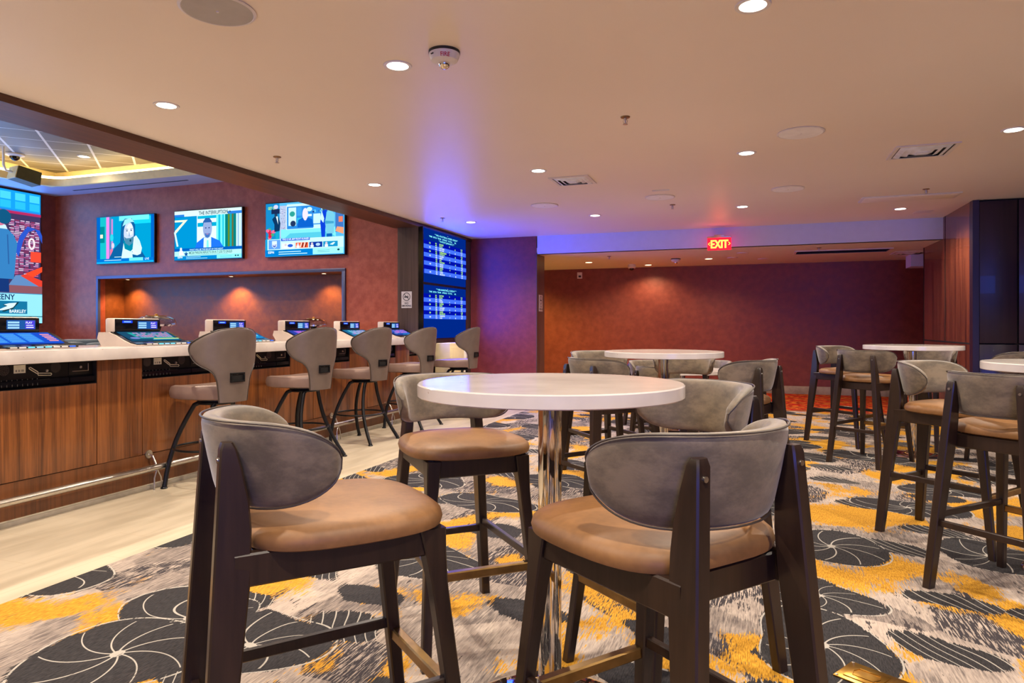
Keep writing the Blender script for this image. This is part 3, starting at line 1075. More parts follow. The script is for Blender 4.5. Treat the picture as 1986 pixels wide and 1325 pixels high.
def make_chair(name, label, group, drop=0.0):
    t = thing(name, label, 'chair' if drop else 'bar chair', (0, 0, 0), 0, group)
    D = drop
    # seat cushion
    a = MB()
    prof = [(0.93, 0.742), (0.985, 0.748), (1.0, 0.762), (0.985, 0.778), (0.93, 0.790), (0.80, 0.799), (0.55, 0.804), (0.2, 0.805)]
    rings = [superloop(0, 0.012, 0.738 - D, 0.21, 0.2, 3.0, 48)]
    for sc, z_ in prof:
        lp = superloop(0, 0.012, z_ - D, 0.252 * sc, 0.250 * sc, 3.4, 48)
        lp = [(px_ * (1.0 - 0.07 * max(0, -(py_ - 0.0)) / 0.243), py_, pz_) for px_, py_, pz_ in lp]
        rings.append(lp)
    a.loft(rings)
    a.obj('seat', M['seat'], t, angle=50)
    # backrest
    a, edge = cushion_back(0.935 - D, 0.100, 0.232, -0.035, math.radians(88), 0.050, 0.20)
    bk = a.obj('backrest', M['velvet'], t, angle=60)
    MB().tube(edge, 0.0026, n=6, closed=True).obj('piping', M['piping'], bk)

    def px_rear(z_): return 0.225 - 0.078 * (z_ + D) / 0.985 if not D else 0.20 - 0.05 * z_ / 0.78
    def yb(z_): return -0.350 + 0.062 * (z_ + D) / 0.985 if not D else -0.33 + 0.04 * z_ / 0.78
    Z = [0.0, 0.35, 0.70, 0.80, 0.86, 0.93, 0.975, 0.990]
    dep = [0.046, 0.060, 0.078, 0.074, 0.066, 0.048, 0.034, 0.022]
    for sg in (-1, 1):
        a = MB()
        rings = []
        for z_, dp in zip(Z, dep):
            z1 = max(0.0, z_ - D) if z_ else 0.0
            xc = sg * px_rear(z1)
            y0_ = yb(z1) + (0.004 if z_ > 0.98 else 0)
            w = 0.019 if z_ < 0.98 else 0.015
            c = 0.004
            pr = [(-w + c, 0), (w - c, 0), (w, c), (w, dp - c), (w - c, dp), (-w + c, dp), (-w, dp - c), (-w, c)]
            rings.append([(xc + u, y0_ + v_, z1) for u, v_ in pr])
        if D:
            rings = [rings[0]] + rings[2:]
        a.loft(rings)
        lg = a.obj('leg', M['frame_wood'], t)
        zb = 0.952 - D
        bo = MB()
        bo.tube([(sg * px_rear(zb), yb(zb) - 0.004, zb), (sg * px_rear(zb), yb(zb) + 0.004, zb)], 0.0062, n=12)
        bo.obj('bolt', M['steel'], lg)
        # front leg, tapering down and splayed
        a = MB()
        xt, xb_ = 0.178, 0.228
        yt, ybm = 0.200, 0.290
        if D:
            xb_, ybm = 0.21, 0.25
        rings = []
        for z_, w, dp in ((0.0, 0.034, 0.034), (0.60 - D, 0.042, 0.044), (0.680 - D, 0.050, 0.056), (0.740 - D, 0.056, 0.070)):
            f = z_ / (0.74 - D)
            xc, yc = sg * (xb_ + (xt - xb_) * f), ybm + (yt - ybm) * f
            c = 0.004
            ww, dd = w / 2, dp / 2
            pr = [(-ww + c, -dd), (ww - c, -dd), (ww, -dd + c), (ww, dd - c), (ww - c, dd), (-ww + c, dd), (-ww, dd - c), (-ww, -dd + c)]
            rings.append([(xc + u, yc + v_, z_) for u, v_ in pr])
        a.loft(rings)
        a.obj('leg', M['frame_wood'], t)
    # seat rails
    a = MB()
    zr = 0.711 - D
    for sg in (-1, 1):
        a.bar((sg * 0.172, -0.262, zr), (sg * 0.183, 0.215, zr), 0.030, 0.074)
    a.bar((-0.18, 0.205, zr), (0.18, 0.205, zr), 0.030, 0.074)
    a.bar((-0.17, -0.205, zr - 0.004), (0.17, -0.205, zr - 0.004), 0.030, 0.066)
    a.obj('seat_frame', M['frame_wood'], t)

    def fx(z_):
        f = z_ / (0.74 - D)
        return (0.228 + (0.178 - 0.228) * f, 0.290 + (0.2 - 0.29) * f) if not D else (0.21 - 0.03 * f, 0.25 - 0.05 * f)
    zs_, zf, zq = (0.352, 0.318, 0.315) if not D else (0.2, 0.17, 0.17)
    for sg in (-1, 1):
        f_ = fx(zs_)
        a = MB()
        a.bar((sg * px_rear(zs_), yb(zs_) + 0.02, zs_), (sg * f_[0], f_[1], zs_), 0.022, 0.030)
        a.obj('stretcher', M['frame_wood'], t)
    f_ = fx(zf)
    a = MB()
    a.bar((-f_[0] + 0.01, f_[1] + 0.004, zf), (f_[0] - 0.01, f_[1] + 0.004, zf), 0.030, 0.034)
    tag(a.obj('footrest', M['brass'], t), 'brass-coloured front footrest bar')
    a = MB()
    a.bar((-px_rear(zq), yb(zq) + 0.03, zq), (px_rear(zq), yb(zq) + 0.03, zq), 0.022, 0.030)
    a.obj('stretcher', M['frame_wood'], t)
    return t


# positions come from a least-squares fit of legs and post tops: lateral, depth (m), heading (deg)
CH = [
    (-0.472, 1.772, 31.2, 'nearest left bar chair, back to the camera, tan seat wide in view'),
    (0.339, 1.632, 122.6, 'nearest right bar chair seen from behind, grey back glowing blue'),
    (-0.211, 2.816, 292.4, 'bar chair behind the near left chair, whole tan seat facing the camera'),
    (0.575, 2.497, 210.9, 'bar chair right of the near table, curved inner back facing the camera'),
    (0.685, 4.686, 30.6, 'bar chair at the left of the middle table, its back to the camera'),
    (0.78, 5.72, 292, 'bar chair half hidden behind the left chair of the middle table'),
    (1.42, 5.68, 250, 'bar chair behind the middle table, back showing under the tabletop'),
    (1.438, 4.526, 136.3, 'bar chair at the right of the middle table, dark post catching blue light'),
    (3.315, 6.298, 36.0, 'bar chair left of the far right table, two posts and back to the camera'),
    (3.576, 7.298, 298.6, 'farthest left bar chair of the far right table, before the red carpet'),
    (4.30, 7.09, 215, 'bar chair behind the far right table, mostly under its top'),
    (4.23, 5.99, 128, 'bar chair at the right edge, only its back showing above the cut-off table'),
    (2.38, 3.203, 26.7, 'bar chair nearest at the right edge, long legs on the mustard carpet'),
    (2.602, 3.998, 301.4, 'bar chair behind the nearest right one, curved wing turned to the camera'),
]
GCH = 'dark wood bar chairs with curved velvet backs around the round tables'
proto = None
for (r_, d_, hd, lb) in CH:
    x0, y0 = cam2w(r_, d_)
    rz = math.radians(hd) + YAW - PI / 2
    if proto is None:
        proto = make_chair('bar_chair', lb, GCH)
        proto.location = (x0, y0, 0)
        proto.rotation_euler = (0, 0, rz)
    else:
        dup(proto, (x0, y0, 0), rz, lb, GCH)

# low dining set far behind the middle table
LT = (1.98, 7.95)
low = None
for (dr, dd, hd, lb) in ((-0.34, -0.52, 45, 'low dining chair far behind the middle table, back to the camera, left one'),
                         (0.42, -0.50, 130, 'low dining chair far behind the middle table, back to the camera, right one'),
                         (-0.24, 0.52, 295, 'low dining chair beyond the low table, far left, facing the camera'),
                         (0.44, 0.50, 225, 'low dining chair beyond the low table, far right, facing the camera')):
    x0, y0 = cam2w(LT[0] + dr, LT[1] + dd)
    rz = math.radians(hd) + YAW - PI / 2
    if low is None:
        low = make_chair('dining_chair', lb, 'low dining chairs behind the middle table', 0.215)
        low.location = (x0, y0, 0)
        low.rotation_euler = (0, 0, rz)
    else:
        dup(low, (x0, y0, 0), rz, lb)


# ------------------------------------------------------------------ round tables
def make_table(label, R=0.43, ht=1.064, name='round_table', group='tall round white quartz tables on chrome columns'):
    t = thing(name, label, 'table', (0, 0, 0), 0, group)
    a = MB()
    a.lathe([(0.02, -0.042), (R - 0.003, -0.042), (R, -0.039), (R, -0.004), (R - 0.004, 0.0), (0.02, 0.0)], n=96, c=(0, 0, ht))
    a.obj('tabletop', M['quartz'], t)
    MB().lathe([(0.038, 0.015), (0.038, ht - 0.045)], n=40).obj('column', M['chrome'], t)
    MB().lathe([(0.038, ht - 0.06), (0.09, ht - 0.052), (0.095, ht - 0.042), (0.03, ht - 0.042)], n=32).obj('mounting_plate', M['black_metal'], t)
    MB().lathe([(0.25, 0.0), (0.252, 0.006), (0.245, 0.012), (0.15, 0.022), (0.06, 0.030), (0.042, 0.042), (0.03, 0.043)], n=64).obj('base', M['chrome'], t)
    return t


tb = make_table('nearest tall round table in the centre, blue screen reflection on its white top')
x0, y0 = cam2w(0.124, 2.235)
tb.location = (x0, y0, 0)
for r_, d_, lb in ((1.114, 5.029, 'middle tall round table straight behind the nearest one'),
                   (3.886, 6.628, 'far right tall round table before the wood panelled wall'),
                   (2.85, 3.40, 'tall round table cut by the right edge of the photo')):
    x0, y0 = cam2w(r_, d_)
    dup(tb, (x0, y0, 0), 0, lb)
x0, y0 = cam2w(*LT)
lowt = make_table('low round white table far behind the middle table', 0.5, 0.75, 'dining_table', None)
lowt.location = (x0, y0, 0)

# ------------------------------------------------------------------ swivel bar stools
SF = math.radians(148) + YAW - PI / 2


def make_stool(label, group):
    t = thing('swivel_stool', label, 'bar stool', (0, 0, 0), 0, group)
    F = math.radians(0)
    # legs and ring are square to the room, the seat group turned by the swivel: seat faces local +y
    a = MB()
    rings = []
    for sc, z_ in ((0.86, 0.680), (0.97, 0.690), (1.0, 0.715), (1.0, 0.745), (0.96, 0.768), (0.86, 0.779), (0.6, 0.782), (0.2, 0.780)):
        lp = superloop(0, 0.055, z_, 0.25 * sc, 0.305 * sc, 3.3, 48)
        out = []
        for (px_, py_, pz_) in lp:
            k = (py_ - 0.055) / 0.305
            px_ = px_ * (1 - 0.44 * max(0.0, min(1.0, (0.25 - k) / 1.0)) ** 1.3)
            zz = pz_ + (0.022 * max(0, -k) if pz_ > 0.74 else 0) + (0.018 * abs(px_ / 0.25) ** 3 if pz_ > 0.76 else 0) - (0.018 * max(0, k - 0.6) if pz_ > 0.7 else 0)
            out.append((px_, py_, zz))
        rings.append(out)
    a.loft(rings)
    a.obj('seat', M['taupe_vinyl'], t, angle=50)
    # backrest shell: surface wrapped about a vertical axis with a mushroom outline
    N, Kz = 28, 26

    def half(z_):
        pts_ = [(0.665, 0.122), (0.76, 0.132), (0.84, 0.147), (0.885, 0.168), (0.915, 0.200), (0.94, 0.248), (0.965, 0.288), (1.00, 0.322), (1.05, 0.346), (1.09, 0.352), (1.12, 0.338), (1.145, 0.305), (1.17, 0.262), (1.20, 0.202), (1.22, 0.145), (1.231, 0.085), (1.236, 0.02)]
        for (z0, w0), (z1, w1) in zip(pts_, pts_[1:]):
            if z_ <= z1:
                f = (z_ - z0) / (z1 - z0)
                f = max(0.0, min(1.0, f))
                return w0 + (w1 - w0) * f
        return 0.02

    def surf(u, z_, off):
        # u arc-length across; bends forward at the wings
        R_ = 0.29
        a_ = u / R_
        lean = -0.225 - 0.05 * ((z_ - 0.67) / 0.57)
        rad = R_ + off
        return (rad * math.sin(a_), lean + R_ - rad * math.cos(a_), z_)
    vs_, fs = [], []
    zl = [0.665 + (1.236 - 0.665) * (1 - (1 - k / Kz) ** 1.35) for k in range(Kz + 1)]
    for side, off in ((0, 0.022), (1, -0.022)):
        for z_ in zl:
            h = half(z_)
            for i in range(N + 1):
                u = (i / N * 2 - 1)
                e_ = max(abs(u), 0) ** 10
                ez = max(0, (z_ - 1.19) / 0.05) ** 2 if z_ > 1.19 else 0
                vs_.append(surf(u * h, z_, off * (1 - 0.55 * e_) * (1 - 0.3 * min(1, ez))))
    W = N + 1
    S = W * (Kz + 1)
    a = MB()
    mat_o, mat_i = M['taupe_shell'], M['taupe_vinyl']
    fo, fi, fe = [], [], []
    for j in range(Kz):
        for i in range(N):
            q = j * W + i
            fo.append([q, q + 1, q + 1 + W, q + W])
            fi.append([S + q, S + q + W, S + q + 1 + W, S + q + 1])
        fe.append([j * W, (j + 1) * W, S + (j + 1) * W, S + j * W])
        fe.append([j * W + N, S + j * W + N, S + (j + 1) * W + N, (j + 1) * W + N])
    for i in range(N):
        fe.append([i, S + i, S + i + 1, i + 1])
        q = Kz * W + i
        fe.append([q, q + 1, S + q + 1, S + q])
    a.mat(mat_o)
    a.mat(mat_i)
    a.v = [tuple(q) for q in vs_]
    for grp, k in ((fo, 0), (fi, 1), (fe, 1)):
        for f in grp:
            a.f.append(f)
            a.mi.append(k)
    bk = a.obj('backrest', None, t, angle=75)
    pip = [surf(-half(z_), z_, 0.014) for z_ in zl] + [surf((i / N * 2 - 1) * 0.02, 1.237, 0.012) for i in range(2)] + [surf(half(z_), z_, 0.014) for z_ in zl[::-1]]
    MB().tube(pip, 0.0045, n=6).obj('piping', M['piping'], bk)
    # carrying grip on the back
    a = MB()
    yb_ = -0.225 - 0.05 * 0.32 - 0.022
    for (q0, q1, q2, q3) in ((-0.062, 0.062, 0.879, 0.891), (-0.062, 0.062, 0.819, 0.831), (-0.062, -0.050, 0.831, 0.879), (0.050, 0.062, 0.831, 0.879)):
        a.box(q0, q1, yb_ - 0.012, yb_ + 0.004, q2, q3, bev=0.002)
    a.obj('grip_frame', M['black_metal'], bk)
    MB().box(-0.051, 0.051, yb_ - 0.002, yb_ + 0.004, 0.830, 0.880).obj('grip_pocket', M['dark_gap'], bk)
    a = MB()
    a.lathe([(0.14, 0.668), (0.15, 0.672), (0.15, 0.680), (0.1, 0.684)], n=32)
    a.lathe([(0.13, 0.640), (0.135, 0.650), (0.125, 0.668), (0.05, 0.670)], n=32)
    a.obj('swivel_plate', M['black_metal'], t)
    base = math.radians(41) - SF
    for k in range(4):
        q = base + k * PI / 2
        c_, s_ = math.cos(q), math.sin(q)
        fwx, fwy = -math.cos(SF), math.sin(SF)      # the legs all bow towards the bar
        prof_ = [(0.115, 0.652)] + [(0.135 + 0.23 * q_, 0.645 * (1 - q_) + 0.012 * q_) for q_ in (0.02, 0.1, 0.2, 0.32, 0.44, 0.56, 0.7, 0.85, 1.0)]
        lg = MB().tube([(r_ * c_ + fwx * 0.065 * math.sin(PI * min(1.0, (r_ - 0.115) / 0.25)) ** 0.9, r_ * s_ + fwy * 0.065 * math.sin(PI * min(1.0, (r_ - 0.115) / 0.25)) ** 0.9, z_) for r_, z_ in prof_], 0.018, n=12).obj('leg', M['black_metal'], t, angle=60)
        MB().lathe([(0.024, 0.0), (0.026, 0.006), (0.018, 0.014)], n=16, c=(0.368 * c_, 0.368 * s_, 0)).obj('foot_glide', M['black_metal'], lg)
    pts = [(0.262 * math.cos(base + k * PI / 20) + fwx * 0.06, 0.262 * math.sin(base + k * PI / 20) + fwy * 0.06, 0.30) for k in range(40)]
    MB().tube(pts, 0.009, n=8, closed=True).obj('foot_ring', M['black_metal'], t, angle=60)
    return t


stool = None
for k, (x0, y0, df, lb) in enumerate(((-3.99, 4.30, 0, 'nearest swivel bar stool at the bar, seat jutting left'),
                                 (-3.97, 5.40, 0, 'second swivel bar stool along the bar from the camera'),
                                 (-4.0, 6.50, 0, 'middle swivel bar stool of the five at the bar'),
                                 (-4.0, 7.63, 3, 'fourth swivel bar stool along the bar, before the odds boards'),
                                 (-3.88, 8.78, 9, 'farthest swivel bar stool, standing by the plum wall corner'))):
    if stool is None:
        stool = make_stool(lb, 'swivel bar stools along the bar')
        stool.location = (x0, y0, 0)
        stool.rotation_euler = (0, 0, SF)
    else:
        dup(stool, (x0, y0, 0), SF + math.radians(df), lb)

# ------------------------------------------------------------------ the bar
SX, SZ0, SZ1 = -4.275, 1.010, 1.093
BY0, BY1 = -2.0, 8.67
tag(MB().box(-5.15, SX, BY0, BY1, SZ0, SZ1, bev=0.004).obj('bar_counter', M['quartz']), 'long white quartz bar top under the gaming terminals', 'worktop')
FX = -4.40
PIT = 1.075
for k in range(-4, 5):
    y0 = 3.976 + PIT * k
    y1 = min(y0 + 0.693, BY1)
    yn = min(y0 + PIT, BY1)
    lb = {-4: 'out of view behind the photo edge', -3: 'beyond the left photo edge, second', -2: 'beyond the left photo edge', -1: 'at the left edge of the photo, wide plain panel', 0: 'left of and behind the nearest stool',
          1: 'behind the nearest stool and left of the second', 2: 'behind the second stool', 3: 'behind the middle stool', 4: 'at the far end by the brown column'}[k]
    t = thing('bar_cabinet', 'brown veneer bar front section ' + lb, 'cabinet', (0, 0, 0), 0, 'veneered sections of the bar front')
    a = MB()
    a.box(-4.95, FX - 0.004, y0, yn, 0.0, 0.845)
    a.box(-4.95, -4.70, y0, yn, 0.845, SZ0)
    if yn > y1:
        a.box(-4.70, FX - 0.004, y1, yn, 0.845, SZ0)
    a.obj('carcass', M['dark_gap'], t)
    if yn > y1 + 0.02:
        MB().box(FX - 0.004, FX + 0.004, y1 + 0.003, yn - 0.002, 0.265, SZ0, bev=0.001).obj('pilaster', M['bar_wood'], t)
    MB().box(FX - 0.004, FX + 0.006, y0 + 0.003, y1 - 0.003, 0.267, 0.843, bev=0.002).obj('access_door', M['bar_wood'], t)
    MB().box(FX - 0.004, FX + 0.002, y0, yn - 0.001, 0.03, 0.262).obj('kick_panel', M['bar_wood_dark'], t)
    MB().box(FX - 0.004, FX + 0.05, y0, yn, 0.0, 0.030, bev=0.003).obj('plinth', M['base_stone'], t)
    # recessed machine under the top
    if y1 - y0 < 0.3:
        continue
    m_ = thing('machine_housing', 'black machine housing under the counter, ' + lb, 'gaming machine', (-4.43, y0 + 0.008, 0.848), 0, 'black machine housings under the bar top')
    L = y1 - y0 - 0.016
    a = MB()
    a.box(-0.25, 0.0, 0, L, 0.055, 0.160)
    a.obj('body', M['black_metal'], m_)
    a = MB()
    a.box(-0.002, 0.004, L * 0.735, L - 0.01, 0.066, 0.152, bev=0.001)
    pn = a.obj('cash_drawer', M['black_metal'], m_)
    a = MB()
    a.box(0.004, 0.007, L * 0.77, L * 0.95, 0.086, 0.090)
    a.box(0.004, 0.007, L * 0.943, L * 0.95, 0.090, 0.138)
    a.obj('slot_edge', M['steel'], pn)
    # sloping ribbed bumper
    a = MB()
    a.prism([(-0.02, 0.0), (0.012, 0.0), (0.026, 0.018), (0.022, 0.048), (0.004, 0.058), (-0.02, 0.058)], 0.0, L * 0.715)
    a.prism([(-0.02, 0.0), (0.012, 0.0), (0.026, 0.018), (0.022, 0.048), (0.004, 0.058), (-0.02, 0.058)], L * 0.725, L)
    a.obj('bumper', M['plastic_black'], m_)
    a = MB()
    for q in range(9):
        yy = 0.015 + q * L * 0.048
        a.bar((0.008, yy, 0.057), (0.028, yy - 0.012, 0.016), 0.004, 0.006)
    a.obj('ribs', plain('rib_rubber', (70, 64, 56), 0.5), m_) if k == -4 else a.obj('ribs', bpy.data.materials['rib_rubber'], m_)
    if k >= -1:
        for q in (0.10, 0.60):
            a = MB()
            for rr_ in range(1, 6):
                for j in range(rr_ * 5):
                    an = 2 * PI * j / (rr_ * 5)
                    cy_, cz_ = L * q + 0.0065 * rr_ * math.cos(an), 0.122 + 0.0065 * rr_ * math.sin(an)
                    a.box(-0.001, 0.0012, cy_ - 0.0012, cy_ + 0.0012, cz_ - 0.0012, cz_ + 0.0012)
            a.obj('speaker_grille', M['steel'], m_)
        st_ = MB().box(-0.001, 0.0015, L * 0.19, L * 0.30, 0.098, 0.150).obj('sticker', M['label'], m_)
        a = MB()
        for j in range(9):
            if j not in (2, 5):
                a.box(0.0012, 0.0022, L * 0.205 + j * 0.0062, L * 0.205 + j * 0.0062 + 0.003, 0.106, 0.120)
        a.obj('barcode', M['ink'], st_)
        a = MB()
        def loop_(y_0, z_0, y_1, z_1, w):
            d = Vector((0, y_1 - y_0, z_1 - z_0)).normalized()
            nn = Vector((0, -d.z, d.y)) * w
            p0, p1 = Vector((0.006, y_0, z_0)), Vector((0.006, y_1, z_1))
            return [p0 + nn, p0 - d * w * 0.7, p0 - nn, p1 - nn, p1 + d * w * 0.7, p1 + nn]
        a.tube(loop_(L * 0.335, 0.128, L * 0.41, 0.094, 0.006), 0.0030, n=6, closed=True)
        a.tube(loop_(L * 0.42, 0.084, L * 0.545, 0.079, 0.007), 0.0030, n=6, closed=True)
        a.obj('cable', M['cable'], m_)
        for (q, zq) in ((0.505, 0.103), (0.86, 0.115)):
            a = MB()
            a.tube([(0.0, L * q, zq), (0.010, L * q, zq)], 0.009, n=14)
            a.tube([(0.010, L * q, zq), (0.013, L * q, zq), (0.024, L * q - 0.012, zq - 0.002)], 0.0035, n=6)
            a.obj('lock', M['steel'], m_)

# foot rail
t = thing('foot_rail', 'polished steel foot rail running along the bar front', 'foot rail', (0, 0, 0))
MB().tube([(-4.305, BY0, 0.168), (-4.305, 2.0, 0.168), (-4.305, 8.6, 0.168)], 0.024, n=20).obj('rail', M['steel'], t)
for k in range(-1, 5):
    yy = 4.03 + 1.21 * k
    if yy > 8.6:
        continue
    a = MB()
    a.tube([(FX + 0.002, yy, 0.262), (FX + 0.014, yy, 0.262)], 0.032, n=20)
    a.tube([(FX + 0.01, yy, 0.262), (FX + 0.05, yy, 0.250), (-4.315, yy, 0.185)], 0.009, n=8)
    a.tube([(-4.305, yy, 0.155), (-4.300, yy - 0.03, 0.09), (-4.295, yy - 0.035, 0.002)], 0.0055, n=8)
    a.tube([(-4.305, yy, 0.155), (-4.300, yy + 0.03, 0.09), (-4.295, yy + 0.035, 0.002)], 0.0055, n=8)
    a.obj('bracket', M['steel'], t)

# ------------------------------------------------------------------ gaming terminals on the bar
VAR = [((26, 74, 190), (70, 140, 220)), ((24, 70, 100), (40, 150, 150)), ((20, 100, 170), (60, 200, 230)), ((40, 60, 150), (120, 90, 200)), ((30, 100, 140), (90, 180, 200)), ((30, 60, 140), (60, 100, 200))]
TL = ['at the left edge of the photo, bright blue screen', 'left of the nearest stool, with a yellow light bar', 'directly behind the back of the nearest stool',
      'between the nearest and second stools', 'between the second and middle stools', 'at the far end by the brown column']
for k in range(6):
    y0 = 4.23 + 1.035 * (k - 1)
    t = thing('gaming_terminal', 'white gaming terminal ' + TL[k], 'gaming terminal', (-4.60, y0, SZ1), 0, 'gaming terminals on the bar top')
    a = MB()
    a.prism([(0.165, 0.0), (0.170, 0.010), (0.10, 0.022), (0.03, 0.048), (-0.05, 0.085), (-0.12, 0.107), (-0.22, 0.107), (-0.235, 0.06), (-0.19, 0.0)], -0.275, 0.275)
    a.obj('shell', M['terminal_white'], t)
    a = MB()
    a.prism([(0.16, 0.018), (0.10, 0.030), (0.03, 0.056), (-0.05, 0.093), (-0.11, 0.113), (-0.11, 0.104), (-0.05, 0.084), (0.03, 0.046), (0.10, 0.02), (0.16, 0.010)], -0.262, 0.285)
    a.obj('bezel', M['plastic_black'], t)
    # sloping display
    c0, c1 = VAR[k]
    p0, p1 = Vector((0.085, -0.235, 0.0385)), Vector((-0.085, -0.235, 0.1105))
    V_ = (p1 - p0)
    Lv = V_.length
    V_.normalize()
    N_ = Vector((V_.z, 0, -V_.x)).normalized() * (1 if V_.x < 0 else -1)
    if N_.z < 0:
        N_ = -N_
    p = Panel(p0, (0, 1, 0), V_, N_, 0.00012)
    p.rect(0, 0, 0.485, Lv, c0)
    if k == 0:
        for q in range(3):
            p.rect(0.02 + q * 0.115, 0.02, 0.125 + q * 0.115, Lv - 0.015, (40, 120, 215))
            for j in range(7):
                p.rect(0.03 + q * 0.115, 0.03 + j * 0.02, 0.115 + q * 0.115, 0.034 + j * 0.02, (120, 190, 240))
        for j in range(5):
            p.rect(0.40, 0.03 + j * 0.026, 0.465, 0.045 + j * 0.026, (230, 150, 150))
    else:
        p.poly([(0.10, 0.05), (0.45, 0.05), (0.47, Lv - 0.02), (0.08, Lv - 0.02)], c1)
        for j in range(4):
            for q in range(13):
                cc = random.choice(((210, 90, 170), (150, 100, 200), (60, 60, 110), (190, 110, 190)))
                p.rect(0.115 + q * 0.026, 0.07 + j * 0.022, 0.135 + q * 0.026, 0.086 + j * 0.022, cc)
        p.oval(0.06, 0.045, 0.045, 0.018, (110, 120, 190))
        if k == 1:
            p.rect(0.22, 0.022, 0.47, 0.034, (225, 225, 120))
        p.rect(0.20, 0.008, 0.46, 0.016, (60, 190, 220))
    p.obj('display', t)
    # lit buttons along the front
    a = MB()
    a.box(0.135, 0.172, -0.2, 0.285, 0.010, 0.020, bev=0.002)
    db = a.obj('button_deck', M['plastic_black'], t)
    for j in range(8):
        cc = ((210, 190, 170), (225, 205, 190), (120, 220, 240), (160, 215, 250), (120, 220, 240), (225, 205, 190), (225, 205, 190), (60, 110, 240))[j]
        MB().box(0.160, 0.1745, -0.18 + j * 0.057, -0.137 + j * 0.057, 0.012, 0.021).obj('button', em(cc, 1.1), db)
    # head unit
    a = MB()
    a.box(-0.215, -0.125, -0.225, 0.225, 0.100, 0.218, bev=0.014)
    hd = a.obj('head_unit', M['terminal_white'], t)
    MB().box(-0.13, -0.118, -0.212, 0.218, 0.108, 0.212, bev=0.005).obj('face_plate', M['plastic_black'], hd)
    p = Panel((-0.1175, -0.212, 0.108), (0, 1, 0), (0, 0, 1), (1, 0, 0), 0.00012)
    p.rect(0.205, 0.025, 0.40, 0.088, (30, 80, 150))
    for j in range(3):
        p.rect(0.213, 0.03 + j * 0.018, 0.29, 0.042 + j * 0.018, (150, 200, 235))
    p.rect(0.33, 0.028, 0.395, 0.085, (70, 60, 200))
    p.text('PLAY', 0.333, 0.064, 0.020, (230, 235, 255))
    p.rect(0.336, 0.050, 0.385, 0.055, (210, 220, 255))
    p.rect(0.336, 0.035, 0.388, 0.041, (230, 235, 255))
    if k:
        p.rect(0.06, 0.072, 0.155, 0.092, (20, 60, 230))
        p.rect(0.075, 0.078, 0.14, 0.086, (140, 190, 255))
    p.obj('head_display', hd)
# puck behind the second terminal
tag(MB().lathe([(0.10, 0.0), (0.105, 0.006), (0.085, 0.02), (0.05, 0.026), (0.01, 0.027)], n=28).obj('puck', M['plastic_black'], loc=(-4.86, 4.90, SZ1)),
    'low round black puck on the bar counter right of the second terminal', 'puck')

# glass domes on slim pedestals inside the bar
for (x0, y0, lb) in ((-5.94, 5.55, 'glass dome with a brass knob behind the second terminal, near one'), (-5.95, 8.30, 'glass dome with a brass knob far behind, near the end of the niche')):
    t = thing('glass_dome', lb, 'glass dome', (x0, y0, 0), 0, 'glass domes with brass knobs')
    z0 = 1.262
    pr = [(0.185, 0.0), (0.19, 0.03), (0.175, 0.065), (0.14, 0.085), (0.03, 0.092), (0.01, 0.092), (0.02, 0.088), (0.135, 0.081), (0.170, 0.062), (0.184, 0.03), (0.180, 0.0)]
    a = MB()
    a.lathe(pr, n=48, c=(0, 0, z0))
    a.f = [f for f in a.f if len(f) == 4]
    a.mi = a.mi[:len(a.f)]
    dm = a.obj('dome', M['glass'], t)
    MB().lathe([(0.184, -0.004), (0.194, -0.004), (0.194, 0.004), (0.184, 0.004), (0.184, -0.004)], n=48, c=(0, 0, z0)).obj('rim', M['chrome'], dm)
    MB().lathe([(0.10, 0.093), (0.10, 0.098), (0.02, 0.100), (0.012, 0.106), (0.018, 0.114), (0.004, 0.118)], n=24, c=(0, 0, z0)).obj('knob', M['brass_bright'], t)
    a = MB()
    a.lathe([(0.18, -0.012), (0.18, -0.006), (0.02, -0.005)], n=40, c=(0, 0, z0))
    a.obj('tray', M['chrome'], t)
    MB().lathe([(0.12, 0), (0.12, 0.02), (0.03, 0.03), (0.022, 1.15), (0.05, 1.248)], n=24).obj('pedestal', M['black_metal'], t)
    lamp('POINT', 'dome_glow', (0, 0, z0 + 0.16), 0.4, (1, 0.7, 0.35), 0.02, parent=t)

# slate seats on the other side of the bar
for k, (px, dpt, lb) in enumerate(((116, 6.9, 'blue-grey chair back beyond the bar, nearest the big video wall'), (165, 8.4, 'slate chair back beyond the bar, right of the blue-lit one'), (205, 7.6, 'slate chair back beyond the bar under the niche corner'))):
    u = (px - 993) / FPX
    x0, y0 = cam2w(u * dpt, dpt)
    t = thing('lounge_chair', lb, 'chair', (x0, y0, 0), math.radians(40 + k * 15), 'slate chairs beyond the bar')
    a, edge = cushion_back(0.93, 0.165 - 0.02 * (k == 2), 0.27, 0, math.radians(80), 0.07, 0.12)
    a.obj('backrest', M['cushion'], t, angle=60)
    a = MB()
    a.loft([superloop(0, 0, z_, 0.26 * s_, 0.26 * s_, 3, 32) for s_, z_ in ((0.9, 0.62), (1, 0.66), (1, 0.70), (0.9, 0.74), (0.3, 0.75))])
    a.obj('seat', M['cushion'], t, angle=50)
    MB().lathe([(0.24, 0.0), (0.24, 0.02), (0.04, 0.035), (0.035, 0.62)], n=28).obj('pedestal', M['black_metal'], t)

# cream cabinet below the odds boards
t = thing('cream_cabinet', 'cream lit cabinet under the odds boards, seen between the two far stools', 'cabinet', (-4.42, 9.42, 0))
MB().box(0, 0.24, -0.30, 0.22, 0.0, 1.0, bev=0.004).obj('body', M['cream'], t)
MB().box(-0.0, 0.27, 0.22, 0.27, 0.0, 0.96, bev=0.004).obj('side_post', M['white'], t)
MB().box(0.240, 0.248, -0.27, 0.19, 0.06, 0.94, bev=0.002).obj('door', M['cream'], t)


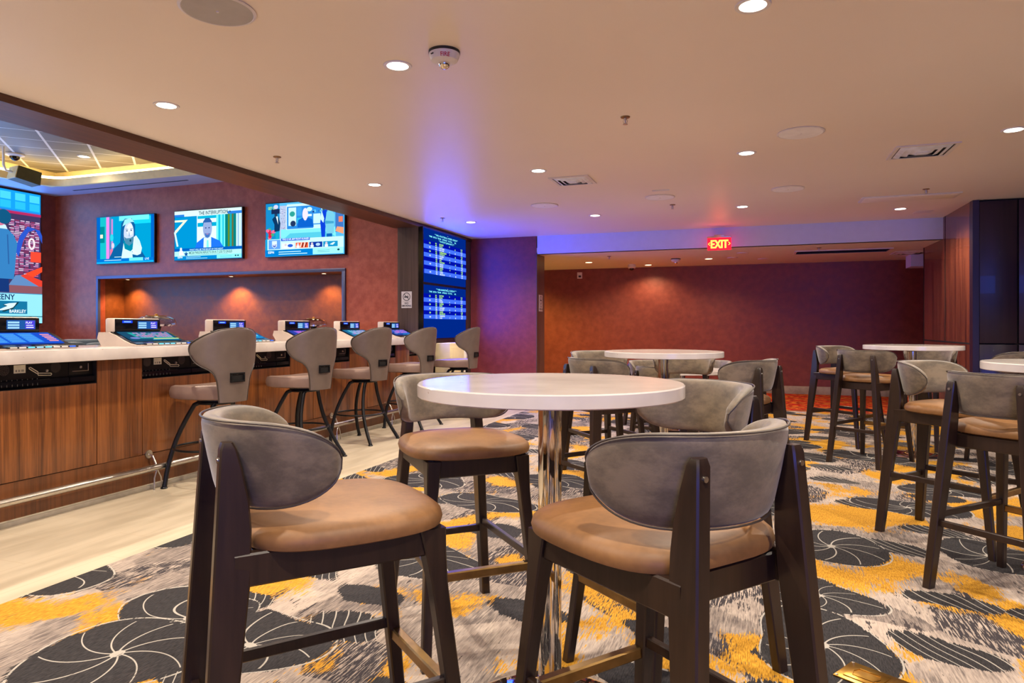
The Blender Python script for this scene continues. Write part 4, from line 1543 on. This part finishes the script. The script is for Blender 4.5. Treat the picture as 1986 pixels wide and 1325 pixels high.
# ------------------------------------------------------------------ screens
def tv_thing(name, label, cat, org, U, N, w, h, depth=0.06, rim=0.012, group=None):
    t = thing(name, label, cat, org, 0, group)
    U, N = Vector(U), Vector(N)
    W = Vector((0, 0, 1))
    a = MB()
    c0 = [U * x_ + W * z_ for x_, z_ in ((-rim, -rim), (w + rim, -rim), (w + rim, h + rim), (-rim, h + rim))]
    a.loft([[q - N * depth for q in c0], [q for q in c0]])
    a.obj('casing', M['plastic_black'], t)
    return t, Panel(U * 0.0 + N * 0.0008, U, W, N, 0.00015)


BYT = YT - 0.056
# --- television on the left: man calling out
x0, d0 = at_y(188, BYT)
x1, d1 = at_y(298.5, BYT)
zb, zt = zz_(510, (d0 + d1) / 2), zz_(419, (d0 + d1) / 2)
w, h = x1 - x0, zt - zb
t, p = tv_thing('television', 'left wall television showing a long-haired man cupping his hand to shout', 'television', (x0, BYT, zb), (1, 0, 0), (0, -1, 0), w, h, 0.05)
p.rect(0, 0, w, h, (0, 96, 190))
p.rect(w * .06, h * .10, w * .95, h, (0, 150, 200))
p.rect(w * .06, h * .10, w * .18, h, (20, 180, 190))
p.rect(w * .06, h * .45, w * .14, h * .8, (0, 130, 140))
p.rect(w * .06, h * .55, w * .11, h * .63, (220, 230, 200))
p.rect(w * .17, h * .10, w * .225, h, (220, 130, 220))
p.rect(w * .225, h * .10, w * .26, h, (60, 130, 180))
p.rect(w * .26, h * .10, w * .29, h * .95, (190, 130, 200))
p.oval(w * .27, h * .55, w * .03, h * .08, (40, 200, 220))
p.oval(w * .29, h * .38, w * .025, h * .06, (210, 200, 220))
p.rect(w * .24, h * .12, w * .29, h * .3, (230, 110, 150))
p.rect(w * .66, h * .82, w * .95, h * .97, (20, 200, 235))
p.rect(w * .40, h * .90, w * .92, h, (110, 235, 245))
p.poly([(w * .22, h * .10), (w * .30, h * .30), (w * .42, h * .44), (w * .44, h * .85), (w * .5, h * .94), (w * .62, h * .94), (w * .68, h * .80), (w * .68, h * .4), (w * .80, h * .22), (w * .86, h * .10)], (10, 90, 150))
p.poly([(w * .44, h * .10), (w * .48, h * .42), (w * .62, h * .30), (w * .64, h * .10)], (200, 245, 250))
p.oval(w * .57, h * .62, w * .088, h * .25, (190, 205, 228))
p.oval(w * .59, h * .70, w * .060, h * .13, (214, 222, 238))
p.poly([(w * .47, h * .5), (w * .52, h * .42), (w * .6, h * .40), (w * .67, h * .46), (w * .66, h * .30), (w * .60, h * .24), (w * .50, h * .30)], (0, 130, 160))
p.poly([(w * .46, h * .78), (w * .5, h * .92), (w * .6, h * .95), (w * .67, h * .86), (w * .6, h * .86), (w * .52, h * .82)], (150, 220, 235))
p.line(w * .515, h * .715, w * .56, h * .71, 0.010, (60, 110, 150))
p.line(w * .595, h * .71, w * .64, h * .72, 0.010, (60, 110, 150))
p.poly([(w * .575, h * .68), (w * .565, h * .56), (w * .60, h * .555)], (150, 175, 205))
p.oval(w * .54, h * .68, w * .014, h * .013, (20, 70, 110))
p.oval(w * .615, h * .685, w * .014, h * .013, (20, 70, 110))
p.poly([(w * .49, h * .56), (w * .53, h * .52), (w * .60, h * .525), (w * .655, h * .56), (w * .645, h * .42), (w * .58, h * .36), (w * .51, h * .42)], (70, 130, 160))
p.oval(w * .60, h * .47, w * .016, h * .028, (10, 70, 90))
p.poly([(w * .63, h * .18), (w * .66, h * .54), (w * .70, h * .57), (w * .76, h * .46), (w * .80, h * .30), (w * .78, h * .18), (w * .72, h * .15)], (205, 240, 250))
for j in range(3):
    p.line(w * (.69 + j * .028), h * (.54 - j * .03), w * (.70 + j * .028), h * (.40 - j * .03), 0.006, (150, 200, 225))
p.poly([(w * .62, h * .26), (w * .64, h * .28), (w * .72, h * .2), (w * .7, h * .17)], (215, 240, 250))
p.rect(0, 0, w, h * .10, (0, 110, 200))
p.rect(0, 0, w, h * .035, (20, 170, 235))
p.rect(w * .58, h * .04, w * .82, h * .105, (110, 230, 240))
p.rect(w * .14, h * .06, w * .44, h * .072, (200, 240, 250))
p.rect(w * .32, h * .125, w * .60, h * .137, (200, 240, 250))
p.text('LIVE', w * .85, h * .05, 0.05, (200, 240, 250))
p.obj('display', t)
# --- middle television: presenter
x0, d0 = at_y(339, BYT)
x1, d1 = at_y(469, BYT)
zb, zt = zz_(502.5, (d0 + d1) / 2), zz_(406.5, (d0 + d1) / 2)
w, h = x1 - x0, zt - zb
t, p = tv_thing('television', 'middle wall television showing a presenter in a blue suit under THE INTERRUPTION', 'television', (x0, BYT, zb), (1, 0, 0), (0, -1, 0), w, h, 0.05)
p.rect(0, 0, w, h, (0, 100, 190))
p.rect(0, h * .23, w * .34, h * .88, (0, 140, 200))
p.poly([(0, h * .82), (w * .20, h * .82), (w * .02, h * .55), (0, h * .55), (0, h * .60), (w * .13, h * .78), (0, h * .78)], (220, 235, 205))
p.line(0.0, h * .58, w * .045, h * .28, 0.035, (200, 240, 235))
p.rect(w * .34, h * .23, w * .63, h * .9, (214, 235, 245))
p.rect(w * .35, h * .66, w * .63, h * .74, (0, 160, 200))
p.rect(w * .35, h * .82, w * .63, h * .88, (10, 170, 205))
p.rect(w * .63, h * .23, w * .76, h * .9, (110, 235, 245))
p.rect(w * .66, h * .23, w * .69, h * .9, (20, 180, 210))
p.rect(w * .72, h * .23, w * .74, h * .9, (20, 180, 210))
p.rect(w * .76, h * .23, w * .92, h * .9, (0, 120, 120))
p.rect(w * .80, h * .23, w * .825, h * .9, (90, 130, 40))
p.rect(w * .86, h * .23, w * .88, h * .9, (100, 100, 50))
p.rect(w * .83, h * .23, w * .855, h * .9, (20, 160, 160))
p.rect(w * .92, h * .23, w, h * .9, (190, 225, 245))
p.rect(w * .945, h * .23, w * .955, h * .9, (100, 150, 200))
p.poly([(w * .31, h * .22), (w * .34, h * .34), (w * .44, h * .44), (w * .56, h * .44), (w * .68, h * .36), (w * .74, h * .22)], (30, 110, 235))
p.poly([(w * .44, h * .22), (w * .445, h * .43), (w * .555, h * .45), (w * .555, h * .22)], (205, 240, 245))
p.poly([(w * .485, h * .22), (w * .49, h * .38), (w * .515, h * .38), (w * .52, h * .22)], (120, 225, 235))
p.oval(w * .50, h * .62, w * .068, h * .20, (140, 160, 205))
p.poly([(w * .43, h * .66), (w * .435, h * .76), (w * .47, h * .83), (w * .53, h * .83), (w * .565, h * .76), (w * .57, h * .66), (w * .555, h * .74), (w * .445, h * .74)], (40, 90, 160))
p.oval(w * .475, h * .63, w * .012, h * .012, (40, 60, 120))
p.oval(w * .525, h * .63, w * .012, h * .012, (40, 60, 120))
p.poly([(w * .46, h * .52), (w * .54, h * .52), (w * .53, h * .45), (w * .50, h * .43), (w * .47, h * .45)], (60, 110, 180))
p.oval(w * .5, h * .505, w * .022, h * .012, (150, 120, 170))
p.rect(0, h * .885, w, h * 1.0, (205, 236, 240))
p.rect(0, h * .885, w * .15, h * .93, (40, 120, 210))
p.rect(w * .80, h * .885, w, h * .94, (40, 120, 210))
p.text('THE INTERRUPTION +', w * .37, h * .90, 0.082, (20, 50, 70), 'LEFT', 0.78)
p.rect(0, h * .17, w, h * .235, (0, 90, 180))
p.text('WHAT WILL BE THE RECAP OF THE NIGHT', w * .23, h * .185, 0.035, (190, 235, 245))
p.rect(0, h * .075, w, h * .175, (170, 235, 230))
p.text('MICAH PARSONS REFLECTS ON 41-7 LOSS TO EAGLES', w * .225, h * .115, 0.054, (15, 60, 80), 'LEFT', 0.66)
p.rect(w * .23, h * .092, w * .80, h * .098, (60, 130, 150))
p.oval(w * .10, h * .22, w * .016, h * .035, (240, 250, 250))
p.poly([(w * .07, h * .09), (w * .075, h * .19), (w * .125, h * .19), (w * .15, h * .10)], (225, 245, 248))
star = []
for j in range(10):
    rr_ = (0.05, 0.02)[j % 2]
    star.append((w * .18 + rr_ * math.sin(j * PI / 5), h * .115 + rr_ * math.cos(j * PI / 5)))
p.poly(star, (0, 70, 150))
p.rect(0, 0, w, h * .075, (0, 130, 200))
p.rect(w * .64, h * .005, w, h * .085, (130, 235, 240))
p.text('ESPN', w * .05, h * .035, 0.045, (235, 250, 255))
for j in range(2):
    p.rect(w * .18, h * (.02 + j * .028), w * (.50 - j * .1), h * (.028 + j * .028), (180, 230, 250))
    p.rect(w * .69, h * (.025 + j * .025), w * .86, h * (.03 + j * .025), (60, 140, 170))
    p.oval(w * (.915 + j * .035), h * .05, w * .012, h * .015, (10, 60, 80))
p.obj('display', t)
# --- right television: studio panel
x0, d0 = at_y(516.5, BYT)
x1, d1 = at_y(668, BYT)
zb, zt = zz_(495.5, (d0 + d1) / 2), zz_(391, (d0 + d1) / 2)
w, h = x1 - x0, zt - zb
t, p = tv_thing('television', 'right wall television showing a sports studio with several presenters', 'television', (x0, BYT, zb), (1, 0, 0), (0, -1, 0), w, h, 0.05)
p.rect(0, 0, w, h, (80, 175, 225))
p.rect(w * .18, h * .33, w * .28, h * .95, (170, 185, 215))
for j in range(60):
    a_, b_ = random.uniform(.185, .275), random.uniform(.34, .93)
    p.rect(w * a_, h * b_, w * (a_ + .012), h * (b_ + .01), random.choice(((90, 110, 150), (220, 220, 235), (150, 120, 170))))
p.rect(0, h * .33, w * .18, h, (20, 130, 190))
for j in range(14):
    a_, b_ = random.uniform(0, .12), random.uniform(.32, .50)
    p.oval(w * (a_ + .02), h * (b_ + .02), w * .022, h * .03, random.choice(((220, 40, 80), (200, 30, 60), (60, 160, 120), (225, 100, 140))))
p.rect(w * .20, h * .30, w * .90, h * .50, (120, 220, 230))
p.poly([(w * .24, h * .32), (w * .90, h * .32), (w * .80, h * .42), (w * .32, h * .42)], (80, 190, 215))
p.rect(w * .28, h * .92, w * .6, h * .965, (190, 235, 245))
p.rect(w * .27, h * .49, w * .73, h * .93, (200, 236, 245))
p.rect(w * .28, h * .50, w * .72, h * .92, (40, 130, 210))
p.rect(w * .30, h * .56, w * .40, h * .90, (190, 230, 230))
p.oval(w * .36, h * .60, w * .035, h * .055, (30, 50, 90))
p.oval(w * .35, h * .78, w * .035, h * .05, (40, 150, 140))
p.rect(w * .41, h * .74, w * .47, h * .90, (60, 150, 220))
p.rect(w * .41, h * .60, w * .47, h * .70, (50, 180, 210))
p.rect(w * .53, h * .72, w * .60, h * .76, (210, 240, 245))
p.rect(w * .62, h * .58, w * .71, h * .76, (190, 230, 235))
p.oval(w * .57, h * .85, w * .035, h * .04, (190, 240, 240))
p.rect(w * .62, h * .50, w * .72, h * .56, (190, 240, 245))
for j in range(40):
    a_, b_ = random.uniform(.60, .96), random.uniform(.78, .92)
    p.rect(w * a_, h * b_, w * (a_ + .025), h * (b_ + .035), random.choice(((30, 90, 180), (200, 230, 240), (90, 180, 220), (20, 60, 140))))
p.oval(w * .52, h * .76, w * .036, h * .115, (222, 214, 240))
p.poly([(w * .42, h * .52), (w * .43, h * .66), (w * .49, h * .70), (w * .52, h * .62), (w * .55, h * .70), (w * .61, h * .66), (w * .63, h * .52)], (10, 90, 190))
# man at left
p.oval(w * .14, h * .78, w * .02, h * .04, (30, 60, 90))
p.poly([(w * .09, h * .70), (w * .12, h * .75), (w * .17, h * .75), (w * .20, h * .62), (w * .19, h * .48), (w * .12, h * .46), (w * .12, h * .60)], (10, 50, 90))
p.poly([(w * .13, h * .46), (w * .185, h * .46), (w * .175, h * .30), (w * .14, h * .30)], (20, 160, 190))
p.poly([(w * .14, h * .75), (w * .17, h * .60), (w * .165, h * .75)], (215, 240, 245))
p.rect(w * .08, h * .80, w * .19, h * .89, (20, 40, 80))
p.text('GET UP', w * .035, h * .885, 0.06, (190, 240, 60), 'LEFT', 0.7)
p.oval(w * .14, h * .93, w * .03, h * .04, (200, 200, 240))
# pair at right
p.poly([(w * .71, h * .60), (w * .74, h * .82), (w * .79, h * .82), (w * .78, h * .60), (w * .77, h * .28), (w * .73, h * .28)], (10, 60, 200))
p.poly([(w * .71, h * .66), (w * .73, h * .80), (w * .76, h * .66), (w * .75, h * .58)], (190, 235, 240))
p.oval(w * .755, h * .85, w * .02, h * .045, (40, 90, 110))
p.poly([(w * .77, h * .60), (w * .80, h * .80), (w * .84, h * .84), (w * .89, h * .72), (w * .88, h * .38), (w * .79, h * .38)], (110, 190, 215))
p.poly([(w * .76, h * .62), (w * .88, h * .60), (w * .88, h * .56), (w * .78, h * .56)], (60, 150, 190))
p.rect(w * .79, h * .28, w * .86, h * .38, (10, 90, 170))
p.oval(w * .84, h * .87, w * .02, h * .045, (40, 120, 150))
p.rect(w * .90, h * .40, w * 1.0, h * .84, (60, 110, 180))
p.rect(w * .94, h * .58, w * .99, h * .68, (220, 120, 90))
p.poly([(w * .90, h * .42), (w, h * .36), (w, h * .48), (w * .92, h * .50)], (230, 150, 110))
p.ring(w * .945, h * .78, w * .022, 0.012, (220, 230, 245), 16, h * .035)
p.rect(0, h * .12, w, h * .32, (190, 238, 240))
p.rect(0, h * .12, w * .03, h * .32, (20, 150, 200))
p.rect(w * .21, h * .28, w * .58, h * .33, (10, 70, 200))
p.text('WHO IS NFL MVP FRONT-RUNNER?', w * .225, h * .292, 0.042, (220, 240, 255), 'LEFT', 0.72)
p.rect(w * .045, h * .135, w * .20, h * .31, (90, 150, 225))
p.poly([(w * .09, h * .29), (w * .155, h * .29), (w * .155, h * .19), (w * .122, h * .15), (w * .09, h * .19)], (205, 225, 245))
p.poly([(w * .098, h * .225), (w * .147, h * .225), (w * .147, h * .192), (w * .122, h * .165), (w * .098, h * .192)], (60, 90, 180))
p.text('NFL', w * .101, h * .197, 0.045, (235, 240, 250), 'LEFT', 0.8)
p.rect(w * .22, h * .14, w * .38, h * .24, (215, 235, 245))
p.oval(w * .33, h * .19, w * .035, h * .03, (40, 90, 200))
p.rect(w * .40, h * .14, w * .56, h * .24, (240, 90, 50))
for j in range(4):
    p.line(w * (.46 + j * .022), h * .15, w * (.475 + j * .022), h * .235, 0.016, (30, 30, 40) if j % 2 else (250, 230, 220))
p.rect(w * .575, h * .14, w * .74, h * .24, (10, 50, 150))
p.rect(w * .75, h * .14, w * .93, h * .24, (20, 140, 190))
for a_ in (.27, .43, .61, .79):
    p.oval(w * a_, h * .205, w * .014, h * .025, (205, 190, 200))
    p.rect(w * (a_ - .02), h * .14, w * (a_ + .02), h * .185, (225, 235, 245))
p.oval(w * .685, h * .19, w * .028, h * .028, (170, 200, 230))
p.poly([(w * .83, h * .18), (w * .88, h * .22), (w * .90, h * .21), (w * .87, h * .17)], (210, 240, 235))
p.rect(0, 0, w, h * .12, (0, 120, 200))
p.rect(w * .62, h * .01, w, h * .125, (150, 238, 240))
p.text('ESPN', w * .04, h * .055, 0.05, (235, 250, 255))
for j in range(2):
    p.rect(w * .18, h * (.03 + j * .04), w * (.55 - j * .08), h * (.045 + j * .04), (180, 230, 250))
    p.rect(w * .68, h * (.045 + j * .03), w * .83, h * (.052 + j * .03), (60, 140, 170))
p.oval(w * .94, h * .08, w * .015, h * .018, (10, 60, 80))
p.obj('display', t)

# --- big video wall at far left (its near part lies outside the frame)
VX = XL + 0.05
yR, dR = at_x(78.5, VX)
zt_, zb_ = zz_(379, dR), zz_(627, dR)
VW = 6.0
y_0 = yR - VW
t, p = tv_thing('video_wall', 'huge video wall at the left edge showing a man in a grey suit and a score panel', 'screen', (VX, y_0, zb_), (0, 1, 0), (1, 0, 0), VW, zt_ - zb_, 0.05)
h = zt_ - zb_
def V(px): return at_x(px, VX)[0] - y_0
def Z(py, px=78.5):
    return zz_(py, at_x(px, VX)[1]) - zb_
p.rect(0, 0, VW, h, (40, 120, 210))
p.rect(0, h * .28, VW, h * .84, (60, 50, 90))
p.rect(0, h * .855, VW, h, (20, 150, 230))
for j in range(26):
    p.rect(VW - .19 - j * .24, h * .93, VW - .02 - j * .24, h * .985, (70, 200, 250))
    p.rect(VW - .19 - j * .24, h * .865, VW - .02 - j * .24, h * .92, (40, 180, 245))
p.rect(0, h * .825, VW, h * .845, (170, 40, 90))
L0 = VW - 0.70
for j in range(34):
    zz = h * (.36 + j * .0125)
    for q in range(6):
        p.rect(L0 + .16 + q * .085 + random.uniform(-.02, .02), zz, L0 + .23 + q * .085, zz + h * .006, random.choice(((220, 150, 200), (200, 90, 140), (235, 200, 225), (150, 50, 90))))
p.poly([(L0 + .24, h * .55), (L0 + .33, h * .67), (L0 + .45, h * .74), (L0 + .66, h * .72), (VW, h * .68), (VW, h * .62), (L0 + .66, h * .66), (L0 + .58, h * .72), (L0 + .47, h * .70), (L0 + .38, h * .63), (L0 + .30, h * .5)], (40, 80, 190))
p.ring(L0 + .52, h * .61, .06, .032, (230, 215, 220), 20, .10)
p.rect(L0 + .50, h * .47, VW - .02, h * .55, (225, 70, 50))
p.poly([(L0 + .42, h * .38), (VW, h * .44), (VW, h * .40), (L0 + .5, h * .34)], (235, 70, 40))
p.poly([(L0 + .25, h * .36), (L0 + .42, h * .37), (VW, h * .30), (VW, h * .26), (L0 + .1, h * .26)], (90, 130, 180))
p.poly([(L0 + .33, h * .36), (VW, h * .27), (VW, h * .33), (L0 + .42, h * .375)], (215, 60, 45))
p.rect(0, h * .225, VW, h * .285, (130, 80, 90))
# man, back turned
for (mx) in (L0 + .02,):
    p.poly([(mx - .30, h * .23), (mx + .13, h * .23), (mx + .12, h * .34), (mx - .30, h * .34)], (20, 50, 110))
    p.poly([(mx - .36, h * .33), (mx + .20, h * .33), (mx + .22, h * .40), (mx + .24, h * .52), (mx + .26, h * .60), (mx + .20, h * .66), (mx + .08, h * .71), (mx - .16, h * .71), (mx - .34, h * .64)], (50, 120, 180))
    p.line(mx + .10, h * .66, mx + .12, h * .44, 0.02, (40, 90, 150))
    p.poly([(mx - .06, h * .70), (mx + .10, h * .70), (mx + .07, h * .73), (mx - .05, h * .74)], (190, 220, 240))
    p.oval(mx - .02, h * .775, .11, .12, (200, 110, 140))
    p.oval(mx + .04, h * .79, .12, .12, (15, 80, 120))
p.rect(0, 0, VW, h * .225, (140, 215, 240))
p.rect(0, h * .222, VW, h * .228, (60, 120, 160))
p.text('GREENY', V(25), h * .175, 0.13, (20, 50, 90), 'RIGHT', 0.9)
p.rect(VW - 1.6, h * .07, V(49.5), h * .165, (20, 110, 150))
# eagle head emblem
eh = [(V(0), h * .085), (V(10), h * .12), (V(2), h * .135), (V(14), h * .145), (V(34), h * .160), (V(30), h * .14), (V(26), h * .125), (V(22), h * .105), (V(14), h * .098), (V(6), h * .085)]
p.poly([(V(-14), h * .085)] + eh, (15, 50, 60))
p.poly([(V(-10), h * .092), (V(11), h * .128), (V(4), h * .137), (V(14), h * .148), (V(29), h * .154), (V(26), h * .136), (V(22), h * .118), (V(14), h * .106), (V(4), h * .096)], (205, 225, 235))
p.text('BARKLEY', V(47), h * .078, 0.075, (225, 240, 245), 'RIGHT', 0.9)
p.rect(0, h * .048, VW, h * .054, (10, 80, 90))
p.text('GEORGIA', V(10), h * .012, 0.085, (15, 50, 80), 'RIGHT', 0.85)
p.text('ND', V(34), h * .008, 0.115, (190, 150, 140), 'LEFT', 0.7)
p.oval(V(55.5), h * .028, .075, .045, (10, 60, 90))
p.text('G', V(53.0), h * .014, 0.09, (225, 240, 245), 'LEFT', 1.0)
p.obj('display', t)
lamp('AREA', 'video_wall_light', (0.05, VW / 2, h / 2), 140, (0.12, 0.38, 1.0), VW, (0, -PI / 2, 0), size_y=h, parent=t)
bpy.data.objects['video_wall_light'].data.size = h
bpy.data.objects['video_wall_light'].data.size_y = VW

# --- two odds boards
OX = XB - 0.03 + 0.075
yA, dA = at_x(821.5, OX)
yC, dC = at_x(903, OX)
bw = yC - yA
TEAMS = [['JAGUARS', 'COLTS', 'PANTHERS', 'FALCONS', 'COMMANDERS', 'COWBOYS', 'PACKERS', 'BEARS', 'JETS', 'DOLPHINS', 'GIANTS', 'EAGLES', 'SAINTS', 'BUCS', 'CHIEFS', 'BRONCOS'],
         ['RAPTORS', 'BUCKS', 'BULLS', 'PACERS', 'CLIPPERS', 'SPURS', 'CAVALIERS', 'ROCKETS', 'LAKERS', 'MAVERICKS', 'WARRIORS', 'SUNS']]
for bi, (pt, pb, head, lb) in enumerate(((450.5, 549, ('**NFL FOOTBALL-WEEK ODDS**', '**SUNDAY-JANUARY 5**'), 'upper blue odds board listing football games in yellow and white'),
                                         (553.5, 652, ('***NBA BASKETBALL-TUESDAY***', None), 'lower blue odds board listing basketball games, behind the far stools'))):
    # heights measured at the left end of the board
    zt_ = zz_({0: 441.5, 1: 551.5}[bi], dA)
    zb_ = zz_({0: 546.5, 1: 657.0}[bi], dA)
    t, p = tv_thing('odds_board', lb, 'screen', (OX, yA, zb_), (0, 1, 0), (1, 0, 0), bw, zt_ - zb_, 0.07, 0.018, 'blue odds boards')
    h = zt_ - zb_
    W_ = bw
    p.rect(0, 0, W_, h, (0, 34, 122))
    top = h * (0.71 if bi == 0 else 0.76)
    rh = h * 0.078
    nrow = 8 if bi == 0 else 6
    bottom = top + rh - nrow * rh
    p.rect(0, bottom, W_, top + rh, (0, 12, 150))
    for k in range(nrow):
        zr = top - k * rh
        odd = k % 2
        if odd:
            p.rect(0, zr, W_, zr + rh, (62, 104, 255))
        cc = (235, 250, 255) if odd else (190, 255, 40)
        fs = rh * 0.50
        for j in range(2):
            zq = zr + rh * (0.52 - 0.48 * j)
            p.text(str(451 + 2 * k + j + 50 * bi), W_ * .25, zq, fs, cc, 'LEFT', 1.2)
            p.text(TEAMS[bi][2 * k + j], W_ * .34, zq, fs, cc, 'LEFT', 1.2)
            p.text(('+1', '-1')[j] + str(10 + 7 * k), W_ * .86, zq, fs, cc, 'LEFT', 1.2)
        if k not in ((4, 6) if bi == 0 else ()):
            p.text('%d:%02d' % (1 + k, (25, 5, 0)[k % 3]), W_ * .11, zr + rh * .3, fs * 1.05, cc)
        p.text('-%d' % (2 + k), W_ * .57, zr + rh * (.1 if odd else .5), fs * 1.05, cc)
        p.text('4%d' % (k + 1), W_ * .71, zr + rh * .05, fs * 1.1, cc)
    hc = (130, 240, 250)
    if bi == 0:
        p.text(head[0], W_ * .5, h * .905, h * .045, hc, 'CENTER', 1.65)
        p.text('TIME  BET#  TEAM   SPREAD  TOTAL      ML', W_ * .10, h * .855, h * .040, hc, 'LEFT', 1.62)
        p.text(head[1], W_ * .5, h * .805, h * .045, hc, 'CENTER', 1.5)
    else:
        p.text(head[0], W_ * .5, h * .915, h * .045, hc, 'CENTER', 1.4)
        p.text('TIME  BET#  TEAM   SPREAD  TOTAL      ML', W_ * .10, h * .865, h * .040, hc, 'LEFT', 1.62)
    p.rect(W_ * .52, h * .955, W_ * .53, h * .962, (220, 240, 255))
    p.obj('display', t)
    al = lamp('AREA', 'odds_board_light', (0.03, W_ / 2, h / 2), 30, (0.015, 0.05, 1.0), h, (0, -PI / 2, 0), size_y=W_, parent=t)

# unseen blue screen and lamp added behind the camera to tint surfaces facing it
t, p = tv_thing('video_wall', 'unseen blue screen added at the other end of the room for its tint', 'screen', (6.0, -6.0, 0.55), (-1, 0, 0), (0, 1, 0), 5.0, 1.95, 0.05)
p.rect(0, 0, 5.0, 1.95, em((20, 50, 235), 3.0))
p.rect(0.2, 0.2, 2.4, 1.75, em((40, 90, 245), 3.0))
p.obj('display', t)
al = lamp('AREA', 'added_blue_screen_light', (-2.5, 0.04, 0.97), 120, (0.08, 0.2, 1.0), 5.0, (PI / 2, 0, 0), size_y=1.9, parent=t)

# loudspeaker hanging by the tray
t = thing('hanging_loudspeaker', 'dark box loudspeaker on a wall arm above the video wall', 'speaker', cam2w((45 - 993) / FPX * 9.9, 9.9) + (zz_(340, 9.9),), math.radians(80))
a = MB()
a.prism([(-0.15, -0.07), (0.17, -0.13), (0.19, 0.06), (-0.11, 0.11)], -0.12, 0.12)
a.obj('cabinet', plain('speaker_olive', (78, 74, 40), 0.6), t)
MB().prism([(-0.122, 0.105), (-0.111, 0.112), (-0.151, -0.072), (-0.162, -0.068)], -0.118, 0.118).obj('side_panel', M['cream'], t)
a = MB()
a.tube([(-0.13, 0, 0.02), (-0.22, 0, 0.03), (-0.25, 0, 0.10), (-0.25, 0, 0.36)], 0.016, n=10)
a.obj('bracket', M['speaker_white'], t)

# brass floor box
bx, by = 0.44, 2.66
t = thing('floor_box', 'brass floor outlet box set in the carpet at the lower right', 'floor outlet', (bx, by, 0), math.radians(-31))
MB().box(-0.155, 0.155, -0.075, 0.075, 0, 0.006, bev=0.002).obj('cover_plate', M['brass_bright'], t)
for sg in (-1, 1):
    a = MB()
    a.box(sg * 0.07 - 0.06, sg * 0.07 + 0.06, -0.052, 0.052, 0.005, 0.009, bev=0.0015)
    ld = a.obj('outlet_lid', M['brass_bright'], t)
    a = MB()
    a.tube([(sg * 0.07 - 0.035, 0.03, 0.010), (sg * 0.07 + 0.035, 0.03, 0.010), (sg * 0.07 + 0.045, 0, 0.010), (sg * 0.07 + 0.035, -0.03, 0.010), (sg * 0.07 - 0.035, -0.03, 0.010), (sg * 0.07 - 0.045, 0, 0.010)], 0.0018, n=6, closed=True)
    a.obj('lid_ridge', M['brass_bright'], ld)
for sx_ in (-1, 1):
    for sy_ in (-1, 1):
        MB().lathe([(0.005, 0.005), (0.005, 0.008), (0.002, 0.0085)], n=10, c=(sx_ * 0.145, sy_ * 0.065, 0)).obj('screw', M['steel'], t)
